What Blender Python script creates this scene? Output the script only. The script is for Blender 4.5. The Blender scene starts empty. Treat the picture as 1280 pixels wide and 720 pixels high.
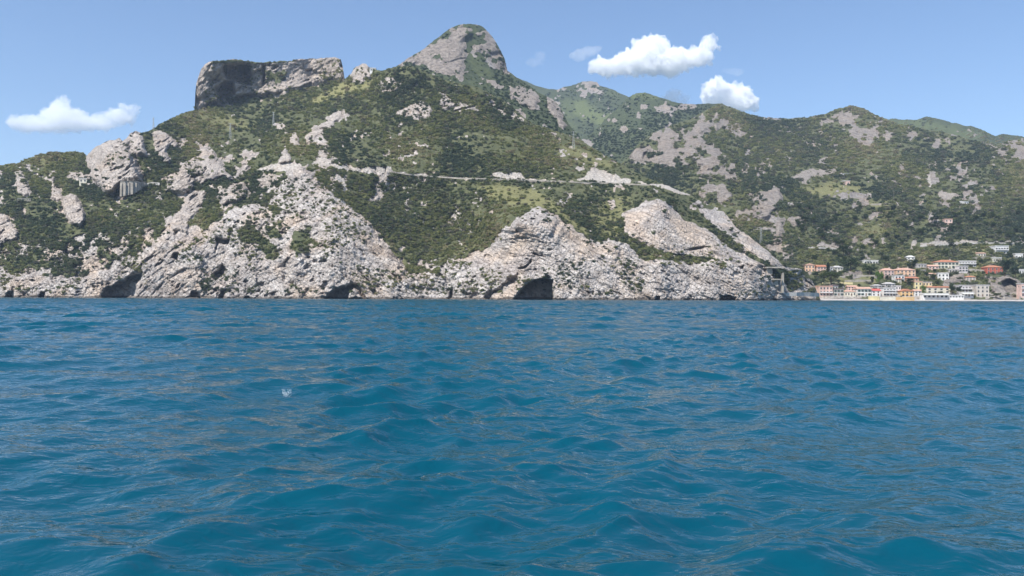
import bpy, bmesh, math, random
import numpy as np
from mathutils import Vector, Matrix

random.seed(7)
rng = np.random.default_rng(7)
scene = bpy.context.scene
COL = scene.collection
R = math.radians
F = 1000.0            # focal length in photo pixels (1280 wide)
CAM_H = 1.8
HOR = 371.3           # row of the horizon at the middle of the photo
ROLL = 0.0039


def U(x, y):
    """photo pixel row with the camera roll taken out"""
    return y - ROLL * (np.asarray(x) - 640.0)


def W(x, y, d):
    return (x - 640.0) / F * d, d, CAM_H + (HOR - y) / F * d


# ------------------------------------------------------------------ noise
def _h(ix, iy, iz, s):
    h = (ix.astype(np.int64) * 374761393 + iy.astype(np.int64) * 668265263
         + iz.astype(np.int64) * 2147483647 + s * 974711) & 0xFFFFFFFF
    h = ((h ^ (h >> 13)) * 1274126177) & 0xFFFFFFFF
    h = ((h ^ (h >> 16)) * 2246822519) & 0xFFFFFFFF
    return ((h ^ (h >> 15)) & 0xFFFFFF) / float(0xFFFFFF)


def vnoise(x, y, z, s=0):
    x0, y0, z0 = np.floor(x), np.floor(y), np.floor(z)
    fx, fy, fz = x - x0, y - y0, z - z0
    fx, fy, fz = [f * f * f * (f * (f * 6 - 15) + 10) for f in (fx, fy, fz)]
    r = 0
    for i in (0, 1):
        for j in (0, 1):
            for k in (0, 1):
                w = (fx if i else 1 - fx) * (fy if j else 1 - fy) * (fz if k else 1 - fz)
                r = r + w * _h(x0 + i, y0 + j, z0 + k, s)
    return r


def fbm(x, y, z, s=0, o=4):
    r, a, t = 0, 1.0, 0
    for i in range(o):
        r = r + a * vnoise(x * 2 ** i + 7.3 * i, y * 2 ** i + 3.1 * i, z * 2 ** i + 1.7 * i, s + i)
        t += a
        a *= 0.5
    return r / t


def ridged(x, y, z, s=0, o=4):
    r, a, t = 0, 1.0, 0
    for i in range(o):
        n = vnoise(x * 2 ** i + 5.3 * i, y * 2 ** i + 9.1 * i, z * 2 ** i + 2.7 * i, s + i)
        r = r + a * (1 - np.abs(2 * n - 1))
        t += a
        a *= 0.5
    return r / t


def cell(x, y, z, s=0):
    """nearest-cell noise: distance to the centre, to the next one, random of the cell, tilt"""
    x0, y0, z0 = np.floor(x), np.floor(y), np.floor(z)
    d1 = np.full(x.shape, 9.0)
    d2 = np.full(x.shape, 9.0)
    rid = np.zeros(x.shape)
    tilt = np.zeros(x.shape)
    for i in (-1, 0, 1):
        for j in (-1, 0, 1):
            for k in (-1, 0, 1):
                cx, cy, cz = x0 + i, y0 + j, z0 + k
                px = cx + _h(cx, cy, cz, s)
                py = cy + _h(cx, cy, cz, s + 1)
                pz = cz + _h(cx, cy, cz, s + 2)
                d = np.sqrt((px - x) ** 2 + (py - y) ** 2 + (pz - z) ** 2)
                n = d < d1
                d2 = np.where(n, d1, np.minimum(d2, d))
                rr = _h(cx, cy, cz, s + 3)
                rid = np.where(n, rr, rid)
                tl = (x - px) * (_h(cx, cy, cz, s + 4) - .5) * 2 + (z - pz) * (_h(cx, cy, cz, s + 5) - .75) * 2
                tilt = np.where(n, tl, tilt)
                d1 = np.minimum(d1, d)
    return d1, d2, rid, tilt


def sstep(a, b, v):
    t = np.clip((v - a) / (b - a), 0, 1)
    return t * t * (3 - 2 * t)


def poly_sd(px, py, poly):
    """signed distance to a polygon, positive inside"""
    P = np.array(poly, float)
    d = np.full(px.shape, 1e9)
    ins = np.zeros(px.shape, bool)
    n = len(P)
    for i in range(n):
        a, b = P[i], P[(i + 1) % n]
        ex, ey = b - a
        wx, wy = px - a[0], py - a[1]
        t = np.clip((wx * ex + wy * ey) / (ex * ex + ey * ey + 1e-9), 0, 1)
        d = np.minimum(d, (wx - ex * t) ** 2 + (wy - ey * t) ** 2)
        c = ((a[1] > py) != (b[1] > py))
        with np.errstate(divide='ignore', invalid='ignore'):
            xi = a[0] + (py - a[1]) * ex / (ey if ey else 1e-9)
        ins ^= c & (px < xi)
    d = np.sqrt(d)
    return np.where(ins, d, -d)


class RBF:
    def __init__(self, pts, c=14.0, ysc=1.6):
        P = np.array(pts, float)
        P[:, 1] = U(P[:, 0], P[:, 1])
        self.x, self.y, self.c, self.k = P[:, 0], P[:, 1], c, ysc
        v = np.log(P[:, 2])
        n = len(P)
        A = np.zeros((n + 3, n + 3))
        A[:n, :n] = self._k(self.x[:, None], self.y[:, None]) + np.eye(n) * -2.0
        A[:n, n] = A[n, :n] = 1
        A[:n, n + 1] = A[n + 1, :n] = self.x / 1000
        A[:n, n + 2] = A[n + 2, :n] = self.y / 1000
        self.w = np.linalg.solve(A, np.concatenate([v, [0, 0, 0]]))

    def _k(self, x, y):
        return np.sqrt((x - self.x) ** 2 + ((y - self.y) * self.k) ** 2 + self.c ** 2)

    def __call__(self, x, y):
        x, y = np.asarray(x, float), np.asarray(y, float)
        sh = x.shape
        x, y = x.ravel(), y.ravel()
        out = np.empty(x.size)
        n = len(self.x)
        for i in range(0, x.size, 40000):
            s = slice(i, i + 40000)
            k = self._k(x[s, None], y[s, None])
            out[s] = k @ self.w[:n] + self.w[n] + self.w[n + 1] * x[s] / 1000 + self.w[n + 2] * y[s] / 1000
        return np.exp(out).reshape(sh)


# ------------------------------------------------------------------ objects
def tag(o, label=None, cat=None, group=None, kind=None):
    if label:
        o['label'] = label
    if cat:
        o['category'] = cat
    if group:
        o['group'] = group
    if kind:
        o['kind'] = kind
    return o


def empty(name, loc, rz=0.0):
    o = bpy.data.objects.new(name, None)
    o.empty_display_size = 0.5
    o.location = loc
    o.rotation_euler = (0, 0, rz)
    COL.objects.link(o)
    return o


def mesh_np(name, V, Fq, mat=None, attrs=None, smooth=False):
    me = bpy.data.meshes.new(name)
    V = np.asarray(V, np.float32)
    Fq = np.asarray(Fq, np.int32)
    me.vertices.add(len(V))
    me.vertices.foreach_set('co', V.ravel())
    n, k = Fq.shape
    me.loops.add(n * k)
    me.loops.foreach_set('vertex_index', Fq.ravel())
    me.polygons.add(n)
    me.polygons.foreach_set('loop_start', np.arange(n, dtype=np.int32) * k)
    if smooth:
        me.polygons.foreach_set('use_smooth', np.ones(n, bool))
    for an, av in (attrs or {}).items():
        a = me.attributes.new(an, 'FLOAT', 'POINT')
        a.data.foreach_set('value', np.asarray(av, np.float32).ravel())
    me.update(calc_edges=True)
    if mat:
        me.materials.append(mat)
    return me


def link(name, me, parent=None):
    o = bpy.data.objects.new(name, me)
    COL.objects.link(o)
    if parent:
        o.parent = parent
    return o


class MB:
    """collects boxes, prisms and tubes and builds ONE mesh object"""

    def __init__(self):
        self.v, self.f = [], []

    def box(self, x0, x1, y0, y1, z0, z1):
        n = len(self.v)
        self.v += [(x0, y0, z0), (x1, y0, z0), (x1, y1, z0), (x0, y1, z0),
                   (x0, y0, z1), (x1, y0, z1), (x1, y1, z1), (x0, y1, z1)]
        self.f += [[n + i for i in q] for q in
                   ((0, 3, 2, 1), (4, 5, 6, 7), (0, 1, 5, 4), (1, 2, 6, 5), (2, 3, 7, 6), (3, 0, 4, 7))]
        return self

    def solid(self, pts, faces):
        n = len(self.v)
        self.v += [tuple(p) for p in pts]
        self.f += [[n + i for i in q] for q in faces]
        return self

    def tube(self, a, b, ra, rb, seg=6):
        a, b = Vector(a), Vector(b)
        ax = (b - a).normalized()
        u = ax.orthogonal().normalized()
        w = ax.cross(u)
        n = len(self.v)
        for p, r in ((a, ra), (b, rb)):
            for i in range(seg):
                t = 2 * math.pi * i / seg
                self.v.append(tuple(p + (u * math.cos(t) + w * math.sin(t)) * r))
        for i in range(seg):
            j = (i + 1) % seg
            self.f.append([n + i, n + j, n + seg + j, n + seg + i])
        self.f.append([n + i for i in range(seg)][::-1])
        self.f.append([n + seg + i for i in range(seg)])
        return self

    def mesh(self, name, mat):
        me = bpy.data.meshes.new(name)
        me.from_pydata(self.v, [], self.f)
        me.materials.append(mat)
        me.update()
        return me

    def build(self, name, mat, parent=None):
        return link(name, self.mesh(name, mat), parent)


# ------------------------------------------------------------------ materials
class NT:
    def __init__(self, name):
        self.m = bpy.data.materials.new(name)
        self.m.use_nodes = True
        self.t = self.m.node_tree
        self.t.nodes.clear()
        self.out = self.n('ShaderNodeOutputMaterial')

    def n(self, typ, ins=None, **kw):
        nd = self.t.nodes.new(typ)
        for k, v in kw.items():
            setattr(nd, k, v)
        for k, v in (ins or {}).items():
            self.set(nd, k, v)
        return nd

    def set(self, nd, k, v):
        s = nd.inputs[k]
        if isinstance(v, bpy.types.NodeSocket):
            self.t.links.new(v, s)
        elif isinstance(v, bpy.types.Node):
            self.t.links.new(v.outputs[0], s)
        else:
            s.default_value = v

    def pos(self, scale=1.0, sx=None):
        g = self.n('ShaderNodeNewGeometry').outputs['Position']
        m = self.n('ShaderNodeVectorMath', {0: g, 1: sx or (scale,) * 3}, operation='MULTIPLY')
        return m.outputs[0]

    def noise(self, vec, scale=1.0, detail=4, rough=0.55, dist=0.0):
        return self.n('ShaderNodeTexNoise', {'Vector': vec, 'Scale': scale, 'Detail': detail,
                                             'Roughness': rough, 'Distortion': dist}).outputs['Fac']

    def ramp(self, fac, stops, interp='LINEAR'):
        r = self.n('ShaderNodeValToRGB')
        self.t.links.new(fac, r.inputs[0])
        r.color_ramp.interpolation = interp
        e = r.color_ramp.elements
        while len(e) < len(stops):
            e.new(0.5)
        for i, (p, c) in enumerate(stops):
            e[i].position = p
            e[i].color = c if len(c) == 4 else (*c, 1)
        return r.outputs[0]

    def mix(self, f, a, b, mode='MIX'):
        m = self.n('ShaderNodeMix', data_type='RGBA', blend_type=mode)
        for k, v in ((0, f), (6, a), (7, b)):
            if isinstance(v, tuple) and len(v) == 3:
                v = (*v, 1)
            self.set(m, k, v)
        return m.outputs[2]

    def math(self, op, a, b=0.0, c=0.0, clamp=False):
        m = self.n('ShaderNodeMath', operation=op, use_clamp=clamp)
        self.set(m, 0, a)
        self.set(m, 1, b)
        self.set(m, 2, c)
        return m.outputs[0]

    def attr(self, name, typ='GEOMETRY'):
        return self.n('ShaderNodeAttribute', attribute_name=name, attribute_type=typ).outputs['Fac']

    def bsdf(self, color, rough=0.9, spec=0.2, normal=None, **kw):
        b = self.n('ShaderNodeBsdfPrincipled')
        self.set(b, 'Base Color', (*color, 1) if isinstance(color, tuple) and len(color) == 3 else color)
        self.set(b, 'Roughness', rough)
        self.set(b, 'Specular IOR Level', spec)
        if normal is not None:
            self.set(b, 'Normal', normal)
        for k, v in kw.items():
            self.set(b, k, v)
        self.t.links.new(b.outputs[0], self.out.inputs[0])
        return b

    def bump(self, h, strength=0.5, dist=1.0):
        return self.n('ShaderNodeBump', {'Height': h, 'Strength': strength, 'Distance': dist}).outputs[0]


def wall_mat(name, c, var=0.18, rough=0.9):
    t = NT(name)
    n = t.noise(t.pos(0.25), 1, 5, 0.6)
    n2 = t.noise(t.pos(1, (0.9, 0.9, 0.18)), 1, 4, 0.6)
    d = tuple(x * (1 - var * 1.6) for x in c)
    col = t.mix(t.ramp(n, [(0.35, (0, 0, 0)), (0.7, (1, 1, 1))]), c, d)
    col = t.mix(t.ramp(n2, [(0.5, (0, 0, 0)), (0.8, (0.6, 0.6, 0.6))]), col, tuple(x * 0.72 for x in c))
    t.bsdf(col, rough, 0.2, t.bump(t.noise(t.pos(6), 1, 3), 0.2, 0.05))
    return t.m


def tile_mat(name, c):
    t = NT(name)
    n = t.noise(t.pos(0.9), 1, 5, 0.7)
    col = t.ramp(n, [(0.3, tuple(x * 0.6 for x in c)), (0.5, c), (0.72, tuple(min(1, x * 1.25) for x in c))])
    w = t.n('ShaderNodeTexWave', {'Vector': t.pos(1), 'Scale': 1.6, 'Distortion': 0.4})
    t.bsdf(col, 0.85, 0.2, t.bump(w.outputs[1], 0.6, 0.08))
    return t.m


def terrain_mat(name, dark=1.0, veg_a=(0.066, 0.076, 0.036), veg_b=(0.138, 0.142, 0.076),
                grass=(0.27, 0.255, 0.115), rock_gain=1.0):
    t = NT(name)
    P = t.pos(1)
    big = t.noise(P, 0.022, 4, 0.6)
    mid = t.noise(P, 0.09, 5, 0.65)
    fine = t.noise(P, 0.42, 5, 0.72)
    warm = t.noise(P, 0.030, 3, 0.5, 0.6)
    g = rock_gain
    rc = t.ramp(mid, [(0.28, (0.315 * g, 0.270 * g, 0.235 * g)), (0.45, (0.455 * g, 0.41 * g, 0.372 * g)),
                      (0.62, (0.535 * g, 0.49 * g, 0.45 * g)), (0.8, (0.59 * g, 0.55 * g, 0.51 * g))])
    rc = t.mix(t.ramp(warm, [(0.47, (0, 0, 0)), (0.66, (0.75, 0.75, 0.75))]), rc, (0.55 * g, 0.435 * g, 0.335 * g))
    rc = t.mix(t.ramp(big, [(0.55, (0, 0, 0)), (0.7, (0.5, 0.5, 0.5))]), rc, (0.34 * g, 0.30 * g, 0.285 * g))
    rc = t.mix(1.0, rc, t.ramp(fine, [(0.30, (0.50, 0.48, 0.46)), (0.46, (0.92, 0.92, 0.92)), (0.72, (1.15, 1.15, 1.15))]), 'MULTIPLY')
    st = t.noise(t.pos(1, (0.22, 0.22, 0.035)), 1, 4, 0.6)
    rc = t.mix(t.ramp(st, [(0.54, (0, 0, 0)), (0.72, (0.6, 0.6, 0.6))]), rc, (0.22 * g, 0.205 * g, 0.20 * g))
    # beds of paler and darker limestone, dipping with the slabs
    bd = t.n('ShaderNodeVectorRotate', {0: P, 'Angle': -0.5}, rotation_type='Y_AXIS').outputs[0]
    bn = t.noise(t.n('ShaderNodeVectorMath', {0: bd, 1: (0.045, 0.045, 0.42)}, operation='MULTIPLY').outputs[0], 1.0, 4, 0.6, 0.8)
    rc = t.mix(1.0, rc, t.ramp(bn, [(0.34, (0.62, 0.60, 0.585)), (0.46, (0.95, 0.94, 0.93)), (0.62, (1.1, 1.09, 1.07))]), 'MULTIPLY')
    # older weathered rock is grey brown with lichen
    wt = t.ramp(t.noise(P, 0.16, 4, 0.7), [(0.36, (0.20 * g, 0.175 * g, 0.155 * g)), (0.52, (0.41 * g, 0.347 * g, 0.290 * g)), (0.68, (0.56 * g, 0.48 * g, 0.405 * g))])
    rc = t.mix(t.attr('weathered'), rc, wt)
    pale = t.attr('pale')
    rc = t.mix(t.math('MULTIPLY', pale, 0.85), rc, t.ramp(fine, [(0.3, (0.40, 0.35, 0.29)), (0.6, (0.60, 0.55, 0.48))]))
    vg = t.ramp(t.math('ADD', t.math('MULTIPLY', mid, 0.6), t.math('MULTIPLY', fine, 0.4)),
                [(0.3, veg_a), (0.5, tuple((a + b) / 2 for a, b in zip(veg_a, veg_b))), (0.66, veg_b), (0.78, (0.19, 0.175, 0.105))])
    gr = t.ramp(fine, [(0.3, tuple(x * 0.6 for x in grass)), (0.65, grass)])
    gf = t.math('ADD', t.attr('grass'), t.math('MULTIPLY', t.math('SUBTRACT', mid, 0.5), 1.2), clamp=True)
    vg = t.mix(gf, vg, gr)
    rk = t.math('ADD', t.attr('rock'), t.math('MULTIPLY', t.math('SUBTRACT', fine, 0.5), 0.9))
    rf = t.ramp(rk, [(0.40, (0, 0, 0)), (0.56, (1, 1, 1))])
    col = t.mix(rf, vg, rc)
    # wet tide band on the foot of the rocks
    zz = t.n('ShaderNodeSeparateXYZ', {0: P}).outputs[2]
    wet = t.ramp(t.math('ADD', t.math('MULTIPLY', zz, 0.15), t.math('MULTIPLY', t.math('SUBTRACT', mid, 0.5), 0.5)), [(0.16, (1, 1, 1)), (0.30, (0, 0, 0))])
    col = t.mix(t.math('MULTIPLY', wet, 0.8), col, (0.085, 0.072, 0.058))
    hgt = t.math('ADD', t.math('MULTIPLY', t.noise(P, 0.6, 5, 0.65), 1.0), t.math('MULTIPLY', t.noise(P, 1.9, 3, 0.6), 0.35))
    # fine fractures: joints across slanting beds
    rot = t.n('ShaderNodeVectorRotate', {0: P, 'Angle': -0.5}, rotation_type='Y_AXIS').outputs[0]
    wv = t.n('ShaderNodeVectorMath', {0: rot, 1: t.n('ShaderNodeVectorMath', {0: t.n('ShaderNodeTexNoise', {'Vector': P, 'Scale': 0.3, 'Detail': 3}).outputs[1], 1: (2.2, 2.2, 2.2)}, operation='MULTIPLY').outputs[0]}, operation='ADD').outputs[0]
    for sc_, am in (((0.16, 0.08, 0.42), 0.55), ((0.36, 0.13, 0.10), 0.45)):
        vv = t.n('ShaderNodeVectorMath', {0: wv, 1: sc_}, operation='MULTIPLY').outputs[0]
        vo = t.n('ShaderNodeTexVoronoi', {'Vector': vv, 'Scale': 1.0}, feature='DISTANCE_TO_EDGE').outputs['Distance']
        ed = t.ramp(vo, [(0.0, (0, 0, 0)), (0.09, (1, 1, 1))])
        hgt = t.math('ADD', hgt, t.math('MULTIPLY', t.math('MULTIPLY', ed, am), rf))
    t.bsdf(col, 0.95, 0.1, t.bump(hgt, 1.0, 1.3))
    return t.m


# ------------------------------------------------------------------ terrain layers
def curve(pts, x, rough=0.0, seed=0):
    P = np.array(sorted(pts), float)
    y = np.interp(x, P[:, 0], U(P[:, 0], P[:, 1]))
    if rough:
        z = np.zeros_like(x)
        y = y + rough * ((fbm(x / 9.0, z, z, seed, 4) - 0.5) * 2.0 + (vnoise(x / 2.2, z, z, seed + 9) - 0.5) * 0.8)
    return y


class Layer:
    def __init__(self, name, sil, depth, xr, step, nrow, ybase, feats, mat, rough, amp, back, seed, calm=None, rockbase=0.0, brk=1.0, terr=0.0):
        xs = np.concatenate([np.arange(xr[0], max(xr[0], -20), 5.0),
                             np.arange(max(xr[0], -20), min(xr[1], 1300), step),
                             np.arange(max(1300, xr[0]), xr[1] + 1, 5.0)])
        xs = np.unique(xs)
        self.xs, self.depth = xs, RBF(depth)
        yt = curve(sil, xs, rough, seed)
        self.ytop = yt
        yb = ybase
        t = np.linspace(0, 1, nrow)
        X = np.repeat(xs[None, :], nrow, 0)
        fx = np.arange(xs[0], xs[-1] + 1, 2.0)
        fy = np.interp(fx, xs, yt)
        kk = np.hanning(41)
        fs = np.convolve(np.pad(fy, 20, mode='edge'), kk / kk.sum(), 'valid')
        ysm = np.interp(xs, fx, fs)
        Y = yb + (ysm[None, :] - yb) * t[:, None] + (yt - ysm)[None, :] * t[:, None] ** 4
        D = self.depth(X, Y)
        # --- feature masks
        rock = np.full(X.shape, rockbase)
        grass = np.zeros(X.shape)
        pale = np.zeros(X.shape)
        smooth = np.zeros(X.shape)
        bare = np.zeros(X.shape)
        dark = np.zeros(X.shape)
        wob = (fbm(X / 7.0, Y / 7.0, X * 0, seed + 40, 3) - 0.5)
        push = np.zeros(X.shape)
        for f in feats:
            p = [(a, float(U(a, b))) for a, b in f['p']]
            q = np.array(p)
            m = 16
            sel = (X > q[:, 0].min() - m) & (X < q[:, 0].max() + m) & (Y > q[:, 1].min() - m) & (Y < q[:, 1].max() + m)
            if not sel.any():
                continue
            sd = poly_sd(X[sel], Y[sel], p) + wob[sel] * f.get('wob', 9.0)
            e = f.get('e', 3.0)
            k = sstep(-0.7 * e, 0.7 * e, sd)
            if 'r' in f:
                rock[sel] = rock[sel] * (1 - k) + f['r'] * k
            if 'g' in f:
                grass[sel] = np.maximum(grass[sel] * (1 - k), f['g'] * k)
            if 'pale' in f:
                pale[sel] = np.maximum(pale[sel], f['pale'] * k)
            if 'push' in f:
                push[sel] += f['push'] * sstep(-0.3 * f.get('pe', 5.0), f.get('pe', 5.0), sd)
            if 'sm' in f:
                smooth[sel] = np.maximum(smooth[sel], f['sm'] * k)
            if 'dk' in f:
                dark[sel] = dark[sel] * (1 - k) + f['dk'] * k
            if 'bare' in f:
                bare[sel] = np.maximum(bare[sel], f['bare'] * k)
        # --- relief
        wx, wy, wz = W(X, Y, D)
        sc = D / 650.0
        A = amp * np.ones(X.shape)
        if calm is not None:
            A = A * calm(X, Y)
        ux, uy, uz = wx / sc, wy / sc, wz / sc
        # ground cover breaks up: outcrops in the scrub, scrub in the rock
        nz1 = fbm(ux / 9, uy / 20, uz / 7, seed + 31, 4) - 0.5
        nz2 = vnoise(ux / 2.3, uy / 5, uz / 2.0, seed + 36) - 0.5
        nz3 = fbm(ux / 55, uy / 90, uz / 45, seed + 37, 2) - 0.5
        rr = rock + (1.25 * brk * nz1 + 0.45 * nz2) * (1 - 0.75 * smooth) * (1 - 0.42 * sstep(0.85, 1.0, rock)) + (rockbase + 0.55 * nz3) * (1 - rock)
        rock = sstep(0.40, 0.60, rr)
        ang = np.interp(X, [150, 420, 560, 760, 900], [-0.15, 0.25, -0.25, 0.55, 0.6])
        ca, sa = np.cos(ang), np.sin(ang)
        us, ut = ux * ca - uz * sa, ux * sa + uz * ca          # along / across the beds
        gul = (ridged(ux / 75, uy / 160, uz / 210, seed + 1, 3) - 0.55) * 26
        mid = (fbm(ux / 24, uy / 60, uz / 30, seed + 2, 3) - 0.5) * 13
        d1, d2, rid, tl = cell(us / 14, uy / 40, ut / 9, seed + 3)
        blk = (rid - 0.5) * 1.3 + tl * 0.8 - (1 - sstep(0, 0.12, d2 - d1)) * 0.9
        e1, e2, rid2, tl2 = cell(us / 4.2, uy / 14, ut / 2.7, seed + 6)
        blk2 = (rid2 - 0.5) * 0.7 + tl2 * 0.5 - (1 - sstep(0, 0.16, e2 - e1)) * 0.8
        rdg = (ridged(us / 17, uy / 40, ut / 14, seed + 8, 5) - 0.6) * 2.3
        lay = (ridged(us / 14, uy / 60, ut / 4.5, seed + 11, 3) - 0.55) * 1.2
        hole = -sstep(0.66, 0.74, fbm(us / 6, uy / 20, ut / 3.6, seed + 14, 3)) * 5.0
        crk = -sstep(0.88, 0.97, ridged(us / 34 + 3, uy / 90, ut / 22, seed + 19, 2)) * 3.2
        chn = (ridged((ux + 0.3 * uz) / 20, uy / 60, uz / 95, seed + 20, 3) - 0.55) * 8
        v1, v2, vid, vt = cell(us / 3.6, uy / 20, ut / 13, seed + 25)
        crk = crk + (vid - 0.5) * 0.8 - (1 - sstep(0, 0.12, v2 - v1)) * 0.9
        fin = crk - chn * 0.9 + (vnoise(us / 1.8, uy / 5, ut / 1.3, seed + 17) - 0.5) * 0.8
        veg = (fbm(ux / 9, uy / 20, uz / 8, seed + 12, 3) - 0.5) * 4
        rm = sstep(0.2, 0.7, rock) * (1 - 0.62 * smooth)
        rel = -(gul + mid) * A * (1 - 0.5 * smooth)
        rel = rel - A * ((rdg + blk) * rm + (lay + fin) * sstep(.2, .7, rock) * (1 - .72 * smooth) + blk2 * (0.25 * (rock > .3) + rm) + hole * sstep(.5, .9, rock) * (1 - smooth) + veg * (1 - rm))
        if terr:
            tm = sstep(985, 1020, X) * sstep(222, 236, Y) * (1 - sstep(345, 355, Y)) * sstep(0.40, 0.55, fbm(X / 60, Y / 30, X * 0, seed + 50, 2))
            q = (uz / 5.2 + 0.5 * fbm(ux / 80, uy / 80, ux * 0, seed + 51, 2) * 3) % 1.0
            rel = rel + terr * tm * (np.where(q < 0.8, q / 0.8, (1 - q) / 0.2) - 0.5) * -6.0
        rel = rel * sc
        D2 = np.maximum(D + rel * sstep(0, 0.06, t)[:, None] ** 0.0 - push, 300)
        self.X, self.Y, self.D, self.rock, self.grass, self.bare = X, Y, D2, rock, grass, np.maximum(bare, pale)
        wx, wy, wz = W(X, Y, D2)
        # --- back side of the hill: rolls over and goes down behind the ridge
        xs_, dtop, ztop = wx[-1], wy[-1], wz[-1]
        rows = [np.stack([wx, wy, wz], -1)]
        for kd, kz in ((0.012, -0.001), (0.05, -0.012), (0.16, -0.10), (0.38, -0.35), (0.7, -0.75), (0.9, -1.0)):
            dd = kd * back
            zb = ztop + kz * np.maximum(ztop, 5) - (6 if kz <= -1 else 0)
            xb = xs_ * (dtop + dd) / dtop
            jig = (fbm(xb / 60, xb * 0 + kd * 40, xb * 0, seed + 21, 3) - 0.5) * 24 * (kd > 0.1)
            rows.append(np.stack([xb, dtop + dd, zb + np.minimum(jig, 0)], -1)[None])
        V = np.concatenate(rows, 0)
        nr, nc = V.shape[:2]
        ext = nr - nrow

        def pad(a):
            return np.concatenate([a, np.repeat(a[-1:], ext, 0)], 0)
        idx = np.arange(nr * nc).reshape(nr, nc)
        Fq = np.stack([idx[:-1, :-1], idx[:-1, 1:], idx[1:, 1:], idx[1:, :-1]], -1).reshape(-1, 4)
        me = mesh_np(name, V.reshape(-1, 3), Fq, mat, {'rock': pad(rock), 'grass': pad(grass), 'pale': pad(pale), 'weathered': pad(np.clip(dark, 0, 1))}, smooth=True)
        self.obj = tag(link(name, me), kind='structure')

    def at(self, x, y):
        """depth of the built surface at a pixel (roll taken out)"""
        j = int(np.argmin(abs(self.xs - x)))
        i = int(np.argmin(abs(self.Y[:, j] - y)))
        return float(self.D[i, j])

    def point(self, x, y, fwd=0.0):
        """photo pixel -> world point on the surface"""
        yy = float(U(x, y))
        d = self.at(x, yy) - fwd
        return Vector(W(x, yy, d))


def P(*a):
    return [(a[i], a[i + 1]) for i in range(0, len(a), 2)]


# ---- headland -------------------------------------------------------------
sil_head = P(-360, 240, -200, 228, -80, 214, -30, 206, 0, 206, 10, 205, 22, 203, 30, 200, 40, 196, 50, 192, 62, 190.5, 85, 190, 104, 190,
             107, 194, 109, 193, 113, 189, 120, 183, 127, 179, 136, 175, 143, 174, 148, 172, 153, 176, 157, 174, 162, 166, 170, 163, 176, 166,
             182, 165, 195, 158, 204, 153, 213, 148, 230, 141, 242.6, 137, 243, 118, 244, 105, 247, 95, 250, 87, 255, 80, 261, 77, 275, 75.5, 300, 75,
             322, 77.5, 345, 77, 368, 75, 390, 73.5, 411, 71.5, 420, 72, 425, 75, 428, 86, 429.5, 98, 434, 96, 438, 92, 441, 86, 446, 84, 452, 80, 456, 80,
             461, 85, 468, 87, 478, 88, 486, 85, 495, 83, 505, 82, 515, 83, 530, 89, 545, 95, 560, 101, 580, 106, 600, 110, 615, 119, 628, 125, 640, 133,
             650, 144, 660, 151, 675, 158, 700, 166, 715, 170, 730, 178, 745, 188, 760, 197, 780, 207, 800, 218, 820, 227, 840, 235,
             860, 242, 872, 250, 885, 256, 903, 263, 910, 270, 920, 282, 940, 298, 955, 308, 970, 320, 985, 331, 1000, 335, 1010, 342, 1016, 352, 1022, 366, 1028, 380, 1034, 392)
dep_head = [
    (-360, 374, 660), (-150, 374, 640), (0, 374, 612), (100, 374, 592), (150, 374, 592), (200, 374, 575), (280, 374, 560), (370, 374, 550), (430, 374, 545),
    (500, 374, 550), (560, 374, 545), (640, 374, 520), (680, 374, 515), (760, 374, 520), (850, 374, 530), (950, 374, 560), (1010, 374, 610), (1030, 374, 640),
    (0, 345, 622), (100, 345, 604), (200, 300, 605), (280, 265, 622), (378, 210, 645), (430, 255, 615), (460, 277, 597), (507, 340, 562), (560, 342, 556),
    (640, 279, 556), (670, 262, 573), (740, 297, 558), (822, 249, 600), (872, 262, 635), (957, 332, 577), (1000, 338, 618), (900, 290, 600), (790, 320, 548),
    (400, 207, 672), (490, 213, 695), (570, 222, 695), (650, 225, 695), (720, 227, 690), (808, 231, 695), (862, 243, 690), (480, 240, 680), (330, 240, 672),
    (560, 280, 650), (600, 300, 602), (540, 320, 590), (660, 245, 650), (760, 255, 640),
    (430, 100, 1000), (452, 82, 985), (500, 84, 900), (560, 101, 890), (600, 111, 885), (650, 144, 860), (700, 166, 830), (760, 198, 780),
    (900, 263, 680), (560, 150, 815), (480, 150, 830), (640, 185, 765), (400, 150, 830), (350, 160, 850), (300, 170, 860),
    (0, 207, 820), (60, 191, 850), (100, 192, 860), (0, 260, 700), (60, 250, 715), (130, 190, 765), (150, 230, 715), (200, 165, 810), (240, 140, 910),
    (190, 250, 700), (240, 205, 730), (250, 260, 665), (100, 280, 660), (30, 300, 648),
    (250, 136, 990), (330, 122, 1030), (426, 100, 1060), (262, 78, 996), (330, 79, 1040), (422, 76, 1070), (-200, 260, 760), (-200, 300, 690)]
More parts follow.
